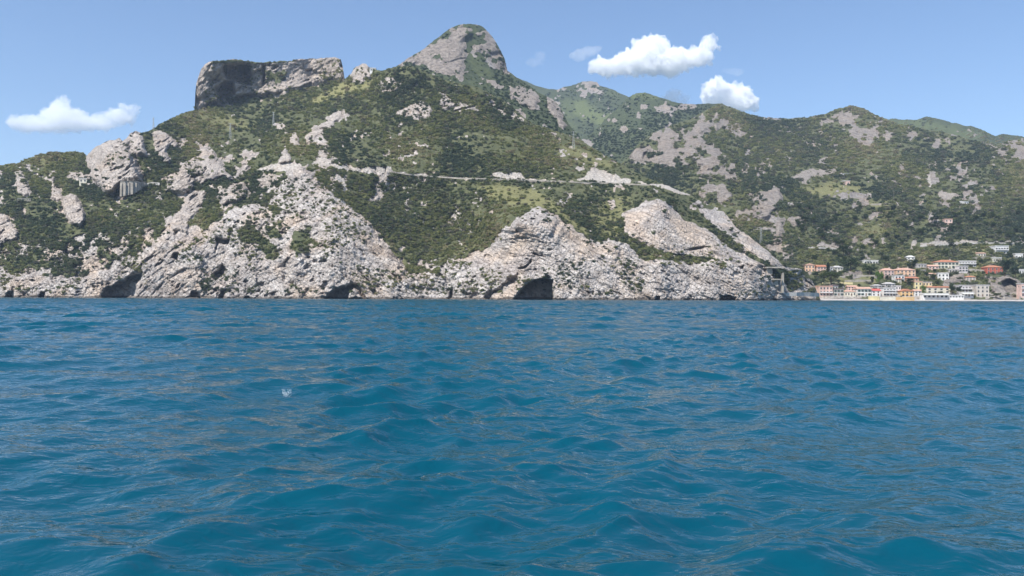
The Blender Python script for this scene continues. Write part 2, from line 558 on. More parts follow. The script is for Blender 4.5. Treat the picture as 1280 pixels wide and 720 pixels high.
feats_head = [
    # mixed ground first, later entries override
    dict(p=P(-360, 300, 0, 298, 60, 300, 120, 290, 170, 290, 205, 280, 230, 300, 200, 345, 0, 350, -360, 350), r=0.50, e=14),
    dict(p=P(40, 195, 70, 192, 90, 195, 60, 205, 30, 212), g=0.45, e=8),
    # shore strip of bare rock
    dict(p=P(-380, 345, 0, 338, 20, 344, 40, 338, 60, 346, 80, 344, 100, 348, 120, 340, 140, 333, 150, 322, 175, 320, 190, 305, 200, 295, 205, 284, 215, 278, 232, 285, 245, 280, 255, 282, 267, 278,
             280, 274, 286, 263, 305, 256, 317, 256, 330, 257, 341, 247, 344, 239, 352, 225, 360, 216, 372, 207, 380, 207, 386, 214, 399, 225, 415, 242, 430, 255, 447, 264, 460, 277,
             469, 285, 485, 306, 493, 320, 505, 331, 510, 342, 525, 341, 540, 336, 552, 330, 580, 323, 592, 315, 611, 309, 622, 293, 639, 279, 650, 271, 664, 262, 678, 260, 692, 268,
             711, 282, 733, 296, 750, 301, 766, 300, 782, 303, 797, 316, 806, 325, 830, 324, 870, 330, 900, 320, 957, 332, 985, 362, 1020, 366, 1040, 420, -380, 420), r=1.0, e=3, push=7, pe=7, bare=0.3),
    # bushes on the cliff
    dict(p=P(298, 290, 305, 283, 320, 284, 330, 296, 345, 310, 350, 320, 343, 327, 335, 324, 325, 308, 312, 304, 300, 302), r=0.1, e=4),
    dict(p=P(330, 283, 350, 280, 355, 290, 345, 300, 335, 295), r=0.2, e=4),
    dict(p=P(360, 305, 362, 295, 375, 285, 385, 280, 390, 300, 402, 303, 412, 310, 400, 314, 390, 312, 378, 320, 370, 322, 362, 315), r=0.1, e=4),
    dict(p=P(325, 258, 336, 250, 346, 256, 352, 263, 340, 268, 330, 266), r=0.2, e=4),
    dict(p=P(245, 280, 252, 262, 262, 245, 268, 235, 272, 252, 280, 260, 275, 272, 262, 278, 255, 285), r=0.05, e=4),
    dict(p=P(512, 330, 530, 322, 555, 325, 582, 322, 600, 313, 610, 322, 590, 332, 560, 340, 535, 340), r=0.55, e=6),
    # veined slabs (smooth faces)
    dict(p=P(778, 267, 791, 261, 807, 251, 822, 249, 837, 257, 855, 276, 866, 278, 887, 290, 914, 311, 957, 332, 900, 325, 850, 318, 824, 313, 799, 303, 780, 291), r=1.15, e=2, wob=4, sm=0.7, push=3, pe=14, bare=0.9),
    dict(p=P(872, 260, 887, 262, 904, 265, 918, 282, 940, 298, 962, 316, 979, 332, 1001, 337, 985, 340, 965, 333, 950, 324, 934, 312, 918, 301, 893, 282, 875, 266), r=1.15, e=2, wob=3, sm=0.75, push=2, pe=8, bare=0.9),
    dict(p=P(362, 225, 378, 210, 390, 220, 420, 250, 460, 280, 490, 320, 460, 340, 420, 320, 400, 280, 370, 260, 350, 250), sm=0.4, e=12),
    dict(p=P(690, 300, 740, 300, 780, 320, 900, 335, 950, 345, 980, 368, 800, 372, 700, 350), sm=0.45, e=12),
    # green wedge between slabs
    dict(p=P(776, 290, 799, 303, 824, 313, 840, 319, 836, 323, 806, 325, 797, 318, 785, 305, 765, 300), r=0.05, e=3, g=0.2, wob=4),
    dict(p=P(985, 338, 1004, 341, 1013, 352, 1016, 364, 985, 364), r=0.4, e=4),
    # towers and blocks on the left
    dict(p=P(108, 196, 109, 206, 113, 222, 119, 229, 125, 238, 133, 243, 141, 244, 150, 232, 178, 227, 180, 217, 176, 211, 170, 197, 178, 196, 184, 198, 183, 188, 178, 170, 170, 160, 163, 160, 155, 170, 148, 165, 138, 168, 125, 175, 113, 183), r=1.05, e=2, wob=6, push=24, pe=7, bare=0.6, dk=0.45),
    dict(p=P(150, 168, 156, 178, 160, 200, 168, 215, 172, 226, 183, 226, 181, 215, 173, 200, 172, 180, 176, 165), push=-13, pe=4, e=3),
    dict(p=P(186, 166, 190, 172, 193, 185, 200, 200, 211, 205, 213, 199, 208, 188, 213, 184, 226, 186, 222, 178, 210, 168, 195, 163), dk=0.5, r=0.95, e=2, wob=5, push=14, pe=4),
    dict(p=P(55, 225, 62, 228, 65, 230, 62, 235, 62, 249, 72, 252, 77, 247, 75, 238, 69, 233, 67, 228, 71, 217, 67, 213, 61, 217), dk=0.5, r=1.0, e=2, wob=4, push=10, pe=3),
    dict(p=P(77, 258, 77, 247, 87, 242, 95, 244, 101, 255, 106, 268, 107, 278, 100, 283, 88, 280, 83, 275, 79, 266), dk=0.5, r=1.0, e=2, wob=4, push=14, pe=4),
    dict(p=P(18, 215, 28, 213, 34, 227, 39, 241, 31, 247, 22, 244, 19, 230), dk=0.5, r=0.9, e=2, wob=5, push=9, pe=4),
    dict(p=P(-40, 265, 0, 268, 10, 270, 16, 280, 22, 290, 20, 298, 8, 302, 0, 310, -40, 315), dk=0.5, r=0.95, e=3, push=10, pe=4),
    dict(p=P(-10, 208, 3, 212, 3, 222, -10, 224), dk=0.5, r=0.9, e=2, push=4),
    dict(p=P(80, 217, 92, 213, 112, 216, 112, 226, 98, 227, 90, 222), dk=0.5, r=0.5, e=5),
    dict(p=P(207, 225, 217, 216, 227, 203, 238, 197, 250, 194, 252, 185, 257, 182, 267, 189, 275, 200, 281, 208, 288, 219, 289, 224, 274, 222, 253, 227, 244, 231, 231, 245, 224, 241, 207, 238), dk=0.5, r=0.85, e=3, push=12, pe=5),
    dict(p=P(231, 245, 240, 238, 257, 240, 256, 250, 250, 262, 240, 270, 232, 290, 212, 285, 207, 276, 220, 268, 228, 255), dk=0.5, r=0.95, e=3, push=9, pe=5),
    dict(p=P(272, 233, 280, 230, 290, 228, 305, 228, 308, 236, 305, 246, 296, 253, 286, 253, 277, 258, 271, 250), dk=0.5, r=1.0, e=2, wob=4, push=13, pe=4),
    dict(p=P(296, 211, 302, 205, 313, 208, 310, 217, 299, 217), dk=0.5, r=0.9, e=3, push=5),
    dict(p=P(280, 196, 300, 186, 325, 190, 322, 202, 300, 205, 284, 204), dk=0.5, r=0.5, e=5),
    dict(p=P(318, 222, 335, 216, 350, 219, 345, 232, 330, 236, 320, 232), dk=0.5, r=0.55, e=5),
    dict(p=P(347, 204, 351, 191, 356, 180, 363, 197, 363, 203), dk=0.5, r=1.0, e=1.5, wob=3, push=9, pe=2, pale=0.25),
    dict(p=P(360, 182, 365, 165, 371, 167, 374, 182), dk=0.5, r=1.0, e=1.5, wob=3, push=8, pe=2, pale=0.25),
    dict(p=P(340, 153, 352, 155, 361, 165, 358, 170, 348, 161), dk=0.5, r=0.9, e=2, wob=4),
    dict(p=P(319, 213, 330, 209, 346, 204, 364, 203, 378, 205, 370, 212, 345, 214, 330, 214), r=1.0, pale=0.7, e=2, wob=4, bare=1),
    dict(p=P(395, 200, 398, 182, 405, 178, 408, 190, 420, 195, 425, 205), dk=0.5, r=0.8, e=3),
    dict(p=P(388, 205, 399, 197, 410, 199, 422, 208, 433, 203, 441, 208, 454, 211, 469, 207, 487, 209, 488, 214, 472, 217, 447, 215, 430, 213, 411, 209, 391, 207), r=1.0, pale=0.65, e=2, wob=4, bare=1),
    dict(p=P(418, 215, 426, 222, 432, 230, 433, 236, 439, 240, 438, 246, 434, 240, 428, 239, 426, 231, 421, 224), r=1.0, pale=1.0, e=1.2, wob=2, bare=1),
    dict(p=P(472, 216, 485, 217, 490, 231, 479, 249, 465, 257, 460, 252, 469, 239, 468, 230), dk=0.5, r=0.62, e=4, push=4),
    dict(p=P(504, 242, 510, 236, 515, 247, 508, 255), dk=0.5, r=0.75, e=3, push=4),
    # table rock
    dict(p=P(244, 136, 243, 112, 248, 86, 260, 70, 292, 66, 322, 68, 368, 66, 411, 62, 427, 68, 430, 90, 428, 100, 408, 103, 383, 109, 353, 118, 331, 121, 307, 121, 279, 127, 255, 136), r=1.0, e=2, wob=5, push=24, pe=7, bare=0.3, dk=0.85),
    dict(p=P(262, 76, 300, 74, 322, 76, 368, 74, 368, 77, 322, 80, 296, 78, 262, 80), dk=0.5, r=0.05, e=1.5, wob=2),
    dict(p=P(330, 90, 360, 84, 372, 92, 355, 104, 335, 112, 326, 104), dk=0.5, r=0.5, e=5),
    dict(p=P(278, 80, 300, 79, 313, 82, 314, 106, 303, 106, 292, 101, 280, 96, 275, 90), push=-38, pe=4, wob=4, e=2, r=1),
    dict(p=P(267, 110, 280, 102, 291, 100, 294, 119, 284, 124, 272, 125), push=-30, pe=4, wob=4, e=2, r=1),
    dict(p=P(326, 80, 331, 82, 331, 104, 327, 108), push=-25, pe=3, wob=3, e=2),
    dict(p=P(438, 96, 441, 84, 446, 80, 455, 76, 462, 82, 463, 97, 450, 106, 441, 105), dk=0.5, r=0.8, e=3, push=14, pe=4),
    dict(p=P(255, 132, 290, 125, 330, 122, 350, 118, 345, 126, 300, 133, 262, 140), dk=0.5, r=0.5, e=5),
    dict(p=P(386, 127, 426, 104, 448, 106, 470, 99, 463, 109, 432, 116, 396, 129), g=1.0, dk=0.5, r=0.0, e=4, bare=0.75),
    dict(p=P(208, 152, 243, 138, 262, 139, 300, 150, 320, 160, 290, 160, 240, 158, 215, 160), g=0.55, e=7, bare=0.3),
    dict(p=P(380, 170, 396, 157, 426, 133, 434, 136, 429, 148, 399, 167, 383, 179), dk=0.5, r=0.85, e=3, push=7, pe=4),
    dict(p=P(469, 102, 490, 93, 509, 109, 478, 118), dk=0.5, r=0.7, e=5, push=5),
    dict(p=P(494, 142, 521, 127, 539, 133, 536, 151, 506, 148), dk=0.5, r=0.85, e=4, push=6),
    dict(p=P(540, 124, 549, 115, 567, 127, 594, 130, 594, 142, 552, 139), dk=0.5, r=0.72, e=5, push=5),
    dict(p=P(607, 127, 631, 130, 656, 151, 640, 148, 622, 142), dk=0.5, r=0.6, e=4),
    # grassy shoulders and road cuts
    dict(p=P(592, 237, 620, 230, 665, 234, 694, 254, 728, 284, 742, 296, 728, 294, 700, 270, 672, 259, 640, 258), g=0.85, e=4, bare=0.7),
    dict(p=P(735, 262, 760, 246, 790, 250, 778, 268, 778, 292, 755, 299, 740, 285), g=0.6, e=6, bare=0.45),
    dict(p=P(611, 222, 617, 215, 630, 218, 650, 216, 656, 224, 635, 224), r=1.0, pale=0.8, e=2, wob=4, bare=1),
    dict(p=P(720, 226, 735, 214, 748, 210, 762, 216, 775, 222, 795, 225, 808, 230, 780, 229), r=0.9, pale=0.8, e=2, wob=5, bare=0.8),
    dict(p=P(818, 231, 832, 230, 850, 237, 864, 244, 850, 243, 832, 236), r=1.0, pale=0.9, e=1.5, wob=2, bare=1),
    dict(p=P(690, 188, 715, 182, 745, 195, 770, 205, 760, 212, 730, 202, 700, 196), g=0.6, r=0.3, e=5, bare=0.5),
    dict(p=P(450, 290, 470, 286, 500, 320, 520, 330, 500, 330), g=0.4, e=5),
    dict(p=P(560, 312, 590, 298, 620, 284, 635, 278, 615, 294, 590, 310, 572, 322), g=0.45, e=5),
    dict(p=P(488, 213, 542, 219, 575, 221.5, 612, 222.3, 655, 224, 722, 226.3, 812, 229.5, 830, 230.6, 830, 232, 812, 231.5, 722, 228.5, 655, 226.5, 575, 224, 542, 221.5, 488, 215), r=0.62, pale=0.5, bare=0.3, e=1.5, wob=5),
    # caves at the waterline
    dict(p=P(128, 368, 133, 360, 144, 355, 156, 348, 166, 343, 177, 341, 175, 352, 169, 372, 150, 376, 130, 376), push=-20, pe=5, wob=9, e=2, bare=1, r=1),
    dict(p=P(404, 371, 412, 364, 424, 360, 434, 352, 444, 355, 452, 363, 454, 371, 440, 378, 404, 378), push=-20, pe=5, wob=9, e=2, bare=1, r=1),
    dict(p=P(435, 366, 442, 358, 450, 362, 453, 373, 434, 376), push=20, pe=4, wob=3, e=2),
    dict(p=P(642, 372, 652, 361, 664, 350, 680, 347, 691, 350, 693, 376, 642, 378), push=-30, pe=2.5, wob=3, e=2, bare=1, r=1),
    dict(p=P(604, 372, 612, 363, 626, 358, 634, 348, 648, 340, 650, 350, 636, 362, 618, 370, 612, 377), push=-10, pe=4, wob=6, e=2, bare=1, r=1),
    dict(p=P(47, 372, 51, 364, 57, 365, 55, 376), push=-12, pe=2, wob=3, e=2),
    dict(p=P(6, 372, 10, 364, 18, 363, 18, 376, 6, 376), push=-10, pe=2, wob=3, e=2),
    dict(p=P(212, 323, 216, 316, 223, 315, 222, 326), push=-12, pe=2, wob=3, e=2),
    dict(p=P(264, 343, 272, 338, 278, 329, 283, 336, 280, 344, 270, 350), push=-14, pe=2.5, wob=3, e=2),
    dict(p=P(268, 317, 270, 296, 287, 299, 286, 306, 274, 306), push=-12, pe=2, wob=3, e=2),
    dict(p=P(236, 372, 239, 363, 250, 366, 252, 374), push=-10, pe=2, wob=3, e=2),
    dict(p=P(273, 374, 276, 363, 283, 361, 280, 374), push=-10, pe=2, wob=3, e=2),
    dict(p=P(560, 374, 563, 362, 566, 356, 568, 374), push=-10, pe=2, wob=3, e=2),
    dict(p=P(654, 333, 660, 328, 664, 322, 665, 328, 657, 337, 645, 336), push=-8, pe=1.5, wob=3, e=2),
    dict(p=P(819, 376, 820, 370, 825, 370, 825, 376), push=-12, pe=1, wob=1, e=2),
    dict(p=P(900, 376, 900, 370, 912, 369, 920, 372, 918, 376), push=-12, pe=1.5, wob=2, e=2),
    dict(p=P(857, 312, 868, 309, 880, 307, 888, 308, 876, 312, 862, 314), push=-7, pe=1.5, wob=2, e=2),
    dict(p=P(924, 333, 930, 331, 930, 337, 925, 337), push=-10, pe=1.2, wob=1, e=2),
]
M_head = terrain_mat('headland_ground', rock_gain=1.13)
HEAD = Layer('headland_hill', sil_head, dep_head, (-360, 1034), 1.15, 300, 387.0, feats_head, M_head, 1.5, 1.0, 700, 11, rockbase=0.09, brk=1.2)

# ---- village hillside -----------------------------------------------------
sil_vil = P(700, 250, 740, 228, 770, 208, 783, 198, 800, 179, 814, 167, 830, 160, 845, 155, 862, 149, 880, 138, 897, 129, 905, 131, 912, 134, 930, 140, 950, 146, 985, 149, 1010, 146, 1030, 142,
            1048, 135, 1062, 132, 1078, 135, 1090, 142, 1110, 150, 1125, 155, 1150, 160, 1175, 165, 1200, 170, 1225, 178, 1245, 181, 1260, 176, 1285, 172, 1400, 160, 1650, 200)
dep_vil = [(700, 374, 1000), (780, 374, 900), (940, 374, 760), (1020, 374, 706), (1100, 374, 708), (1200, 374, 712), (1290, 374, 716), (1650, 374, 740),
           (1020, 356, 738), (1100, 356, 742), (1200, 356, 745), (1290, 356, 748), (1650, 356, 770), (1020, 330, 800), (1100, 330, 808), (1200, 330, 808), (1290, 325, 830), (1650, 330, 850),
           (1020, 308, 860), (1150, 306, 870), (1280, 305, 880), (960, 290, 890), (960, 230, 1060), (900, 250, 1010), (880, 200, 1170), (800, 195, 1260), (820, 165, 1360), (900, 130, 1600),
           (1000, 148, 1650), (1060, 132, 1650), (1100, 220, 1150), (1100, 260, 1010), (1200, 250, 1030), (1200, 200, 1260), (1280, 175, 1450), (1280, 220, 1160), (1180, 162, 1550), (1000, 200, 1270),
           (930, 180, 1370), (1650, 205, 1450), (1650, 260, 1100), (980, 250, 1000), (1040, 270, 975)]
feats_vil = [
    dict(p=P(785, 193, 814, 166, 845, 160, 862, 153, 898, 142, 895, 165, 880, 172, 870, 190, 860, 208, 840, 206, 815, 205, 795, 202), r=0.62, dk=0.6, e=8, push=12),
    dict(p=P(803, 190, 809, 189, 809, 200, 803, 199), push=-20, pe=2, wob=2, e=2),
    dict(p=P(867, 156, 903, 145, 935, 157, 958, 178, 926, 171, 893, 161, 873, 169), r=0.75, dk=0.6, e=6, push=14),
    dict(p=P(860, 182, 893, 180, 909, 205, 893, 215, 860, 205), r=0.62, dk=0.6, e=6, push=14),
    dict(p=P(929, 205, 952, 205, 958, 218, 932, 218), r=0.62, dk=0.6, e=5, push=10),
    dict(p=P(870, 234, 912, 229, 919, 251, 880, 254), r=0.75, dk=0.6, e=6, push=12),
    dict(p=P(939, 247, 955, 240, 971, 234, 980, 247, 970, 262, 958, 274, 939, 277), r=0.92, dk=0.6, e=4, push=14),
    dict(p=P(920, 262, 934, 258, 934, 276, 922, 276), r=0.6, dk=0.6, e=4, push=5),
    dict(p=P(985, 274, 992, 268, 1001, 267, 1002, 282, 988, 281), r=1, dk=0.6, e=3, push=9),
    dict(p=P(970, 277, 981, 271, 979, 290, 978, 304, 968, 304), r=0.92, dk=0.6, e=3, push=9),
    dict(p=P(982, 292, 996, 294, 994, 304, 980, 305), r=0.7, dk=0.6, e=3),
    dict(p=P(1014, 150, 1057, 134, 1083, 139, 1070, 152, 1040, 160, 1017, 161), r=0.58, dk=0.6, e=8),
    dict(p=P(1057, 162, 1085, 152, 1100, 156, 1103, 169, 1070, 177), r=0.68, dk=0.6, e=6, push=8),
    dict(p=P(960, 160, 1000, 158, 1050, 165, 1060, 180, 1020, 178, 980, 172), r=0.45, dk=0.6, e=10),
    dict(p=P(1015, 180, 1060, 175, 1062, 186, 1030, 190), r=0.5, dk=0.6, e=8),
    dict(p=P(981, 221, 1008, 211, 1044, 211, 1044, 218, 991, 226), r=0.75, dk=0.6, e=4, push=6, pale=0.2),
    dict(p=P(1095, 211, 1115, 204, 1132, 203, 1138, 215, 1165, 224, 1160, 230, 1130, 222, 1103, 219), r=0.62, dk=0.6, e=5, push=8),
    dict(p=P(1158, 219, 1162, 219, 1164, 234, 1160, 234), r=1, pale=0.9, e=1.2, wob=1.5, bare=1),
    dict(p=P(1165, 238, 1195, 238, 1192, 247, 1182, 250), r=0.75, dk=0.6, e=4, pale=0.4),
    dict(p=P(1244, 182, 1262, 174, 1320, 170, 1320, 198, 1260, 206, 1247, 199), r=0.62, dk=0.6, e=5, push=10),
    dict(p=P(1130, 160, 1160, 166, 1190, 175, 1200, 185, 1160, 180, 1135, 172), r=0.4, dk=0.6, g=0.3, e=8),
    dict(p=P(870, 205, 890, 200, 925, 208, 930, 225, 900, 228, 875, 222), r=0.42, dk=0.6, e=8),
    dict(p=P(905, 165, 940, 172, 945, 190, 915, 190), g=0.1, e=8),
    dict(p=P(950, 146, 1000, 150, 990, 158, 960, 156), g=0.35, e=6),
    # terraces and meadows
    dict(p=P(1005, 234, 1050, 228, 1080, 236, 1060, 246, 1015, 246), g=0.75, e=7, bare=0.5),
    dict(p=P(1085, 254, 1125, 250, 1140, 262, 1110, 274, 1085, 270), g=0.6, e=7, bare=0.45),
    dict(p=P(1075, 285, 1110, 278, 1120, 288, 1085, 294), g=0.5, e=7, bare=0.4),
    dict(p=P(1150, 268, 1200, 260, 1215, 275, 1180, 285), g=0.2, e=8, bare=0.2),
    dict(p=P(1190, 310, 1240, 307, 1280, 310, 1280, 330, 1235, 332, 1205, 318), g=0.6, e=6, bare=0.5),
    dict(p=P(1210, 322, 1236, 328, 1236, 342, 1222, 352, 1205, 352, 1205, 338), g=0.6, e=5, bare=0.5),
    dict(p=P(1050, 342, 1078, 338, 1094, 344, 1094, 358, 1060, 358, 1045, 352), g=0.55, r=0.35, dk=0.6, e=4, bare=0.85),
    dict(p=P(1150, 303, 1200, 300, 1240, 301, 1300, 302, 1300, 306, 1240, 305, 1200, 306, 1150, 309), r=0.9, pale=0.55, e=1.5, wob=2, bare=1),
    dict(p=P(1135, 313, 1140, 303, 1146, 296, 1149, 296, 1143, 308, 1140, 314), r=0.8, pale=0.6, e=1.2, wob=2, bare=1),
    dict(p=P(1008, 309, 1019, 307, 1026, 302, 1037, 306, 1046, 311, 1030, 311), r=1, pale=0.35, e=1.5, wob=2, bare=1, push=4),
    dict(p=P(1037, 303, 1042, 300, 1049, 302, 1050, 310, 1041, 312), r=1, dk=0.6, e=2, wob=3, bare=1, push=5),
    dict(p=P(1058, 306, 1065, 308, 1066, 312, 1060, 312), r=1, dk=0.6, e=2, wob=2, bare=1, pale=0.4),
    dict(p=P(1175, 352, 1183, 345, 1203, 343, 1211, 351, 1202, 357, 1180, 358), r=0.9, dk=0.6, e=3, push=6, bare=0.8),
    dict(p=P(1230, 345, 1245, 343, 1262, 343, 1276, 352, 1276, 372, 1255, 372, 1238, 366), r=0.95, dk=0.6, e=3, push=9, bare=0.9),
    dict(p=P(1250, 354, 1257, 349, 1262, 348, 1270, 352, 1274, 360, 1274, 374, 1266, 374, 1258, 365), push=-24, pe=2, wob=2, e=2, bare=1, r=1),
    dict(p=P(990, 366, 1300, 366, 1700, 366, 1700, 420, 990, 420), bare=1, r=0.9, pale=0.5, e=2, wob=1),
]
M_vil = terrain_mat('hillside_ground', rock_gain=0.72)


def calm_vil(X, Y):
    v = sstep(308, 330, Y) * sstep(985, 1015, X)
    return 1 - 0.9 * v


VIL = Layer('village_hill', sil_vil, dep_vil, (700, 1650), 1.25, 230, 384.0, feats_vil, M_vil, 1.2, 0.62, 900, 23, calm_vil, rockbase=0.04, brk=2.5, terr=1.0)

# ---- hills behind ---------------------------------------------------------
M_far = terrain_mat('far_ground', veg_a=(0.038, 0.050, 0.026), veg_b=(0.080, 0.095, 0.044), grass=(0.15, 0.175, 0.07), rock_gain=0.76)
sil_dark = P(660, 205, 700, 192, 740, 165, 770, 136, 785, 121, 797, 116, 805, 115.5, 820, 120, 840, 127, 852, 129, 870, 130.5, 885, 128.5, 897, 130, 920, 142, 960, 165, 1010, 200)
dep_dark = [(660, 230, 1750), (1010, 230, 1750), (830, 230, 1700), (800, 116, 2250), (860, 130, 2200), (960, 160, 2250), (740, 165, 2100), (800, 170, 1950)]
feats_dark = [dict(p=P(773, 128, 781, 128, 783, 133, 774, 141), r=0.9, dk=0.6, e=3), dict(p=P(799, 131, 811, 132, 806, 137, 800, 136), r=0.75, dk=0.6, e=3),
              dict(p=P(814, 130, 831, 130, 830, 139, 817, 141), r=0.85, dk=0.6, e=3), dict(p=P(841, 136, 852, 128, 878, 129, 877, 135, 860, 136, 842, 139), r=0.75, dk=0.6, e=3),
              dict(p=P(776, 158, 781, 158, 781, 167, 775, 166), r=0.8, dk=0.6, e=2), dict(p=P(785, 137, 800, 140, 815, 146, 812, 150, 795, 147), r=0.5, dk=0.6, e=4),
              dict(p=P(760, 150, 770, 145, 776, 148, 764, 156), r=0.6, dk=0.6, e=3), dict(p=P(786, 120, 800, 114, 825, 121, 815, 126), g=0.5, e=4),
              dict(p=P(770, 172, 800, 165, 850, 150, 880, 145, 870, 155, 830, 165, 790, 185), g=0.2, e=6)]
DARK = Layer('rocky_hill', sil_dark, dep_dark, (660, 1010), 1.3, 110, 232.0, feats_dark, M_far, 1.0, 0.45, 900, 37, brk=1.8)

sil_peak = P(380, 160, 400, 140, 430, 112, 470, 95, 495, 83, 510, 72, 530, 60, 548, 45, 560, 36, 572, 31, 585, 29.5, 597, 31, 605, 36, 614, 46, 622, 58, 630, 74, 633, 88, 645, 97, 660, 106,
             673, 116, 690, 124, 700, 135, 710, 155, 730, 180, 760, 205, 800, 240)
dep_peak = [(380, 240, 1250), (800, 240, 1200), (600, 240, 1180), (495, 84, 1420), (560, 37, 1500), (590, 30, 1510), (630, 76, 1500), (560, 90, 1370), (600, 90, 1430), (633, 92, 1480),
            (640, 112, 1360), (671, 122, 1350), (690, 126, 1360), (707, 156, 1280), (660, 106, 1460), (690, 160, 1240), (640, 140, 1270), (560, 130, 1260)]
feats_peak = [dict(p=P(490, 84, 509, 68, 539, 52, 560, 36, 574, 33, 588, 36, 590, 42, 580, 54, 580, 84, 577, 99, 558, 94, 530, 83), r=0.85, dk=0.9, e=4, push=12, pe=8, bare=0.3),
              dict(p=P(540, 46, 556, 34, 570, 30, 580, 33, 560, 44, 530, 64, 515, 70), r=0.35, dk=0.9, e=4),
              dict(p=P(582, 38, 607, 40, 631, 76, 633, 88, 622, 86, 607, 70, 591, 63), r=0.5, dk=0.9, e=5, push=6),
              dict(p=P(616, 62, 630, 72, 634, 90, 622, 86), r=0.75, dk=0.9, e=3),
              dict(p=P(601, 96, 612, 98, 631, 109, 619, 113), r=0.75, dk=0.9, e=3, push=6), dict(p=P(636, 107, 650, 107, 671, 119, 674, 139, 650, 131, 637, 122), r=0.75, dk=0.9, e=4, push=14),
              dict(p=P(680, 122, 692, 124, 700, 140, 708, 157, 704, 162, 683, 140), r=0.78, dk=0.9, e=3, push=12), dict(p=P(630, 126, 648, 132, 656, 150, 640, 145), r=0.7, dk=0.9, e=4),
              dict(p=P(585, 66, 604, 72, 612, 90, 600, 98, 586, 84), g=0.3, e=4)]
PEAK = Layer('mountain_hill', sil_peak, dep_peak, (380, 800), 1.2, 190, 244.0, feats_peak, M_far, 0.9, 0.5, 800, 51, rockbase=0.05, brk=1.7)

sil_far = P(540, 130, 600, 108, 640, 95, 655, 101, 670, 107.5, 685, 111, 697, 111.5, 703, 109, 713, 107.5, 722, 103.5, 728, 101.8, 738, 101.6, 746, 103, 748, 107, 756, 109, 765, 112, 775, 117, 783, 120, 800, 130, 850, 150, 900, 190)
dep_far = [(540, 240, 2300), (900, 240, 2300), (720, 240, 2250), (640, 97, 3000), (735, 104, 3050), (790, 122, 2900), (700, 170, 2600), (760, 160, 2600), (735, 150, 2700)]
feats_far = [dict(p=P(723, 107, 726, 101, 746, 101, 748, 108), r=0.95, dk=0.6, e=2, push=20), dict(p=P(724, 119, 732, 117, 730, 121), r=0.7, dk=0.6, e=2),
             dict(p=P(702, 112, 712, 107, 712, 113), r=0.6, dk=0.6, e=2), dict(p=P(756, 112, 770, 116, 772, 122, 760, 122), g=0.3, e=4),
             dict(p=P(706, 128, 730, 125, 745, 140, 765, 142, 770, 152, 750, 158, 735, 150, 715, 145), g=0.9, e=7),
             dict(p=P(690, 150, 705, 148, 720, 160, 710, 170), g=0.5, e=6), dict(p=P(700, 125, 716, 130, 712, 150, 702, 145), g=0.4, e=5)]
FAR = Layer('distant_hill', sil_far, dep_far, (540, 900), 1.5, 100, 242.0, feats_far, M_far, 0.7, 0.5, 1200, 67, brk=1.8)

sil_ridge = P(1020, 165, 1060, 155, 1100, 152, 1115, 148, 1130, 150, 1145, 149.5, 1158, 146, 1180, 150, 1200, 156, 1215, 158, 1230, 163, 1243, 170, 1255, 167, 1270, 169, 1280, 172, 1400, 178, 1650, 200)
dep_ridge = [(1020, 240, 1900), (1650, 240, 1900), (1300, 240, 1850), (1158, 147, 2400), (1280, 173, 2300), (1100, 152, 2500), (1650, 200, 2300), (1200, 190, 2100)]
feats_ridge = [dict(p=P(1110, 152, 1150, 150, 1200, 160, 1230, 168, 1220, 176, 1160, 162, 1120, 158), r=0.35, dk=0.6, g=0.5, e=6)]
RIDGE = Layer('ridge_hill', sil_ridge, dep_ridge, (1020, 1650), 1.5, 80, 242.0, feats_ridge, M_far, 1.0, 0.5, 900, 83)

# ------------------------------------------------------------------ beach
t = NT('beach_sand')
col = t.ramp(t.noise(t.pos(0.3), 1, 6, 0.7), [(0.3, (0.33, 0.30, 0.27)), (0.55, (0.46, 0.42, 0.38)), (0.8, (0.56, 0.53, 0.49))])
t.bsdf(col, 0.95, 0.1, t.bump(t.noise(t.pos(2), 1, 4), 0.5, 0.15))
M_beach = t.m
bx = np.arange(968, 1700, 2.0)
prof = [(0, -0.9), (5, -0.15), (9, 0.35), (15, 0.85), (24, 1.3), (40, 1.8)]
Vb = []
for k, (dy, z) in enumerate(prof):
    d0 = np.interp(bx, [968, 1000, 1030, 1100, 1300, 1700], [588, 640, 676, 686, 692, 720])
    wv = (fbm(bx / 22, bx * 0, bx * 0, 5, 3) - 0.5) * 5
    dd = d0 + dy + wv
    Vb.append(np.stack([(bx - 640) / F * dd, dd, np.full(bx.shape, z) + (fbm(bx / 6, bx * 0 + k, bx * 0, 6, 2) - 0.5) * 0.25], -1))
Vb = np.stack(Vb)
idx = np.arange(Vb.shape[0] * Vb.shape[1]).reshape(Vb.shape[:2])
Fb = np.stack([idx[:-1, :-1], idx[:-1, 1:], idx[1:, 1:], idx[1:, :-1]], -1).reshape(-1, 4)
tag(link('beach', mesh_np('beach', Vb.reshape(-1, 3), Fb, M_beach, smooth=True)), kind='structure')

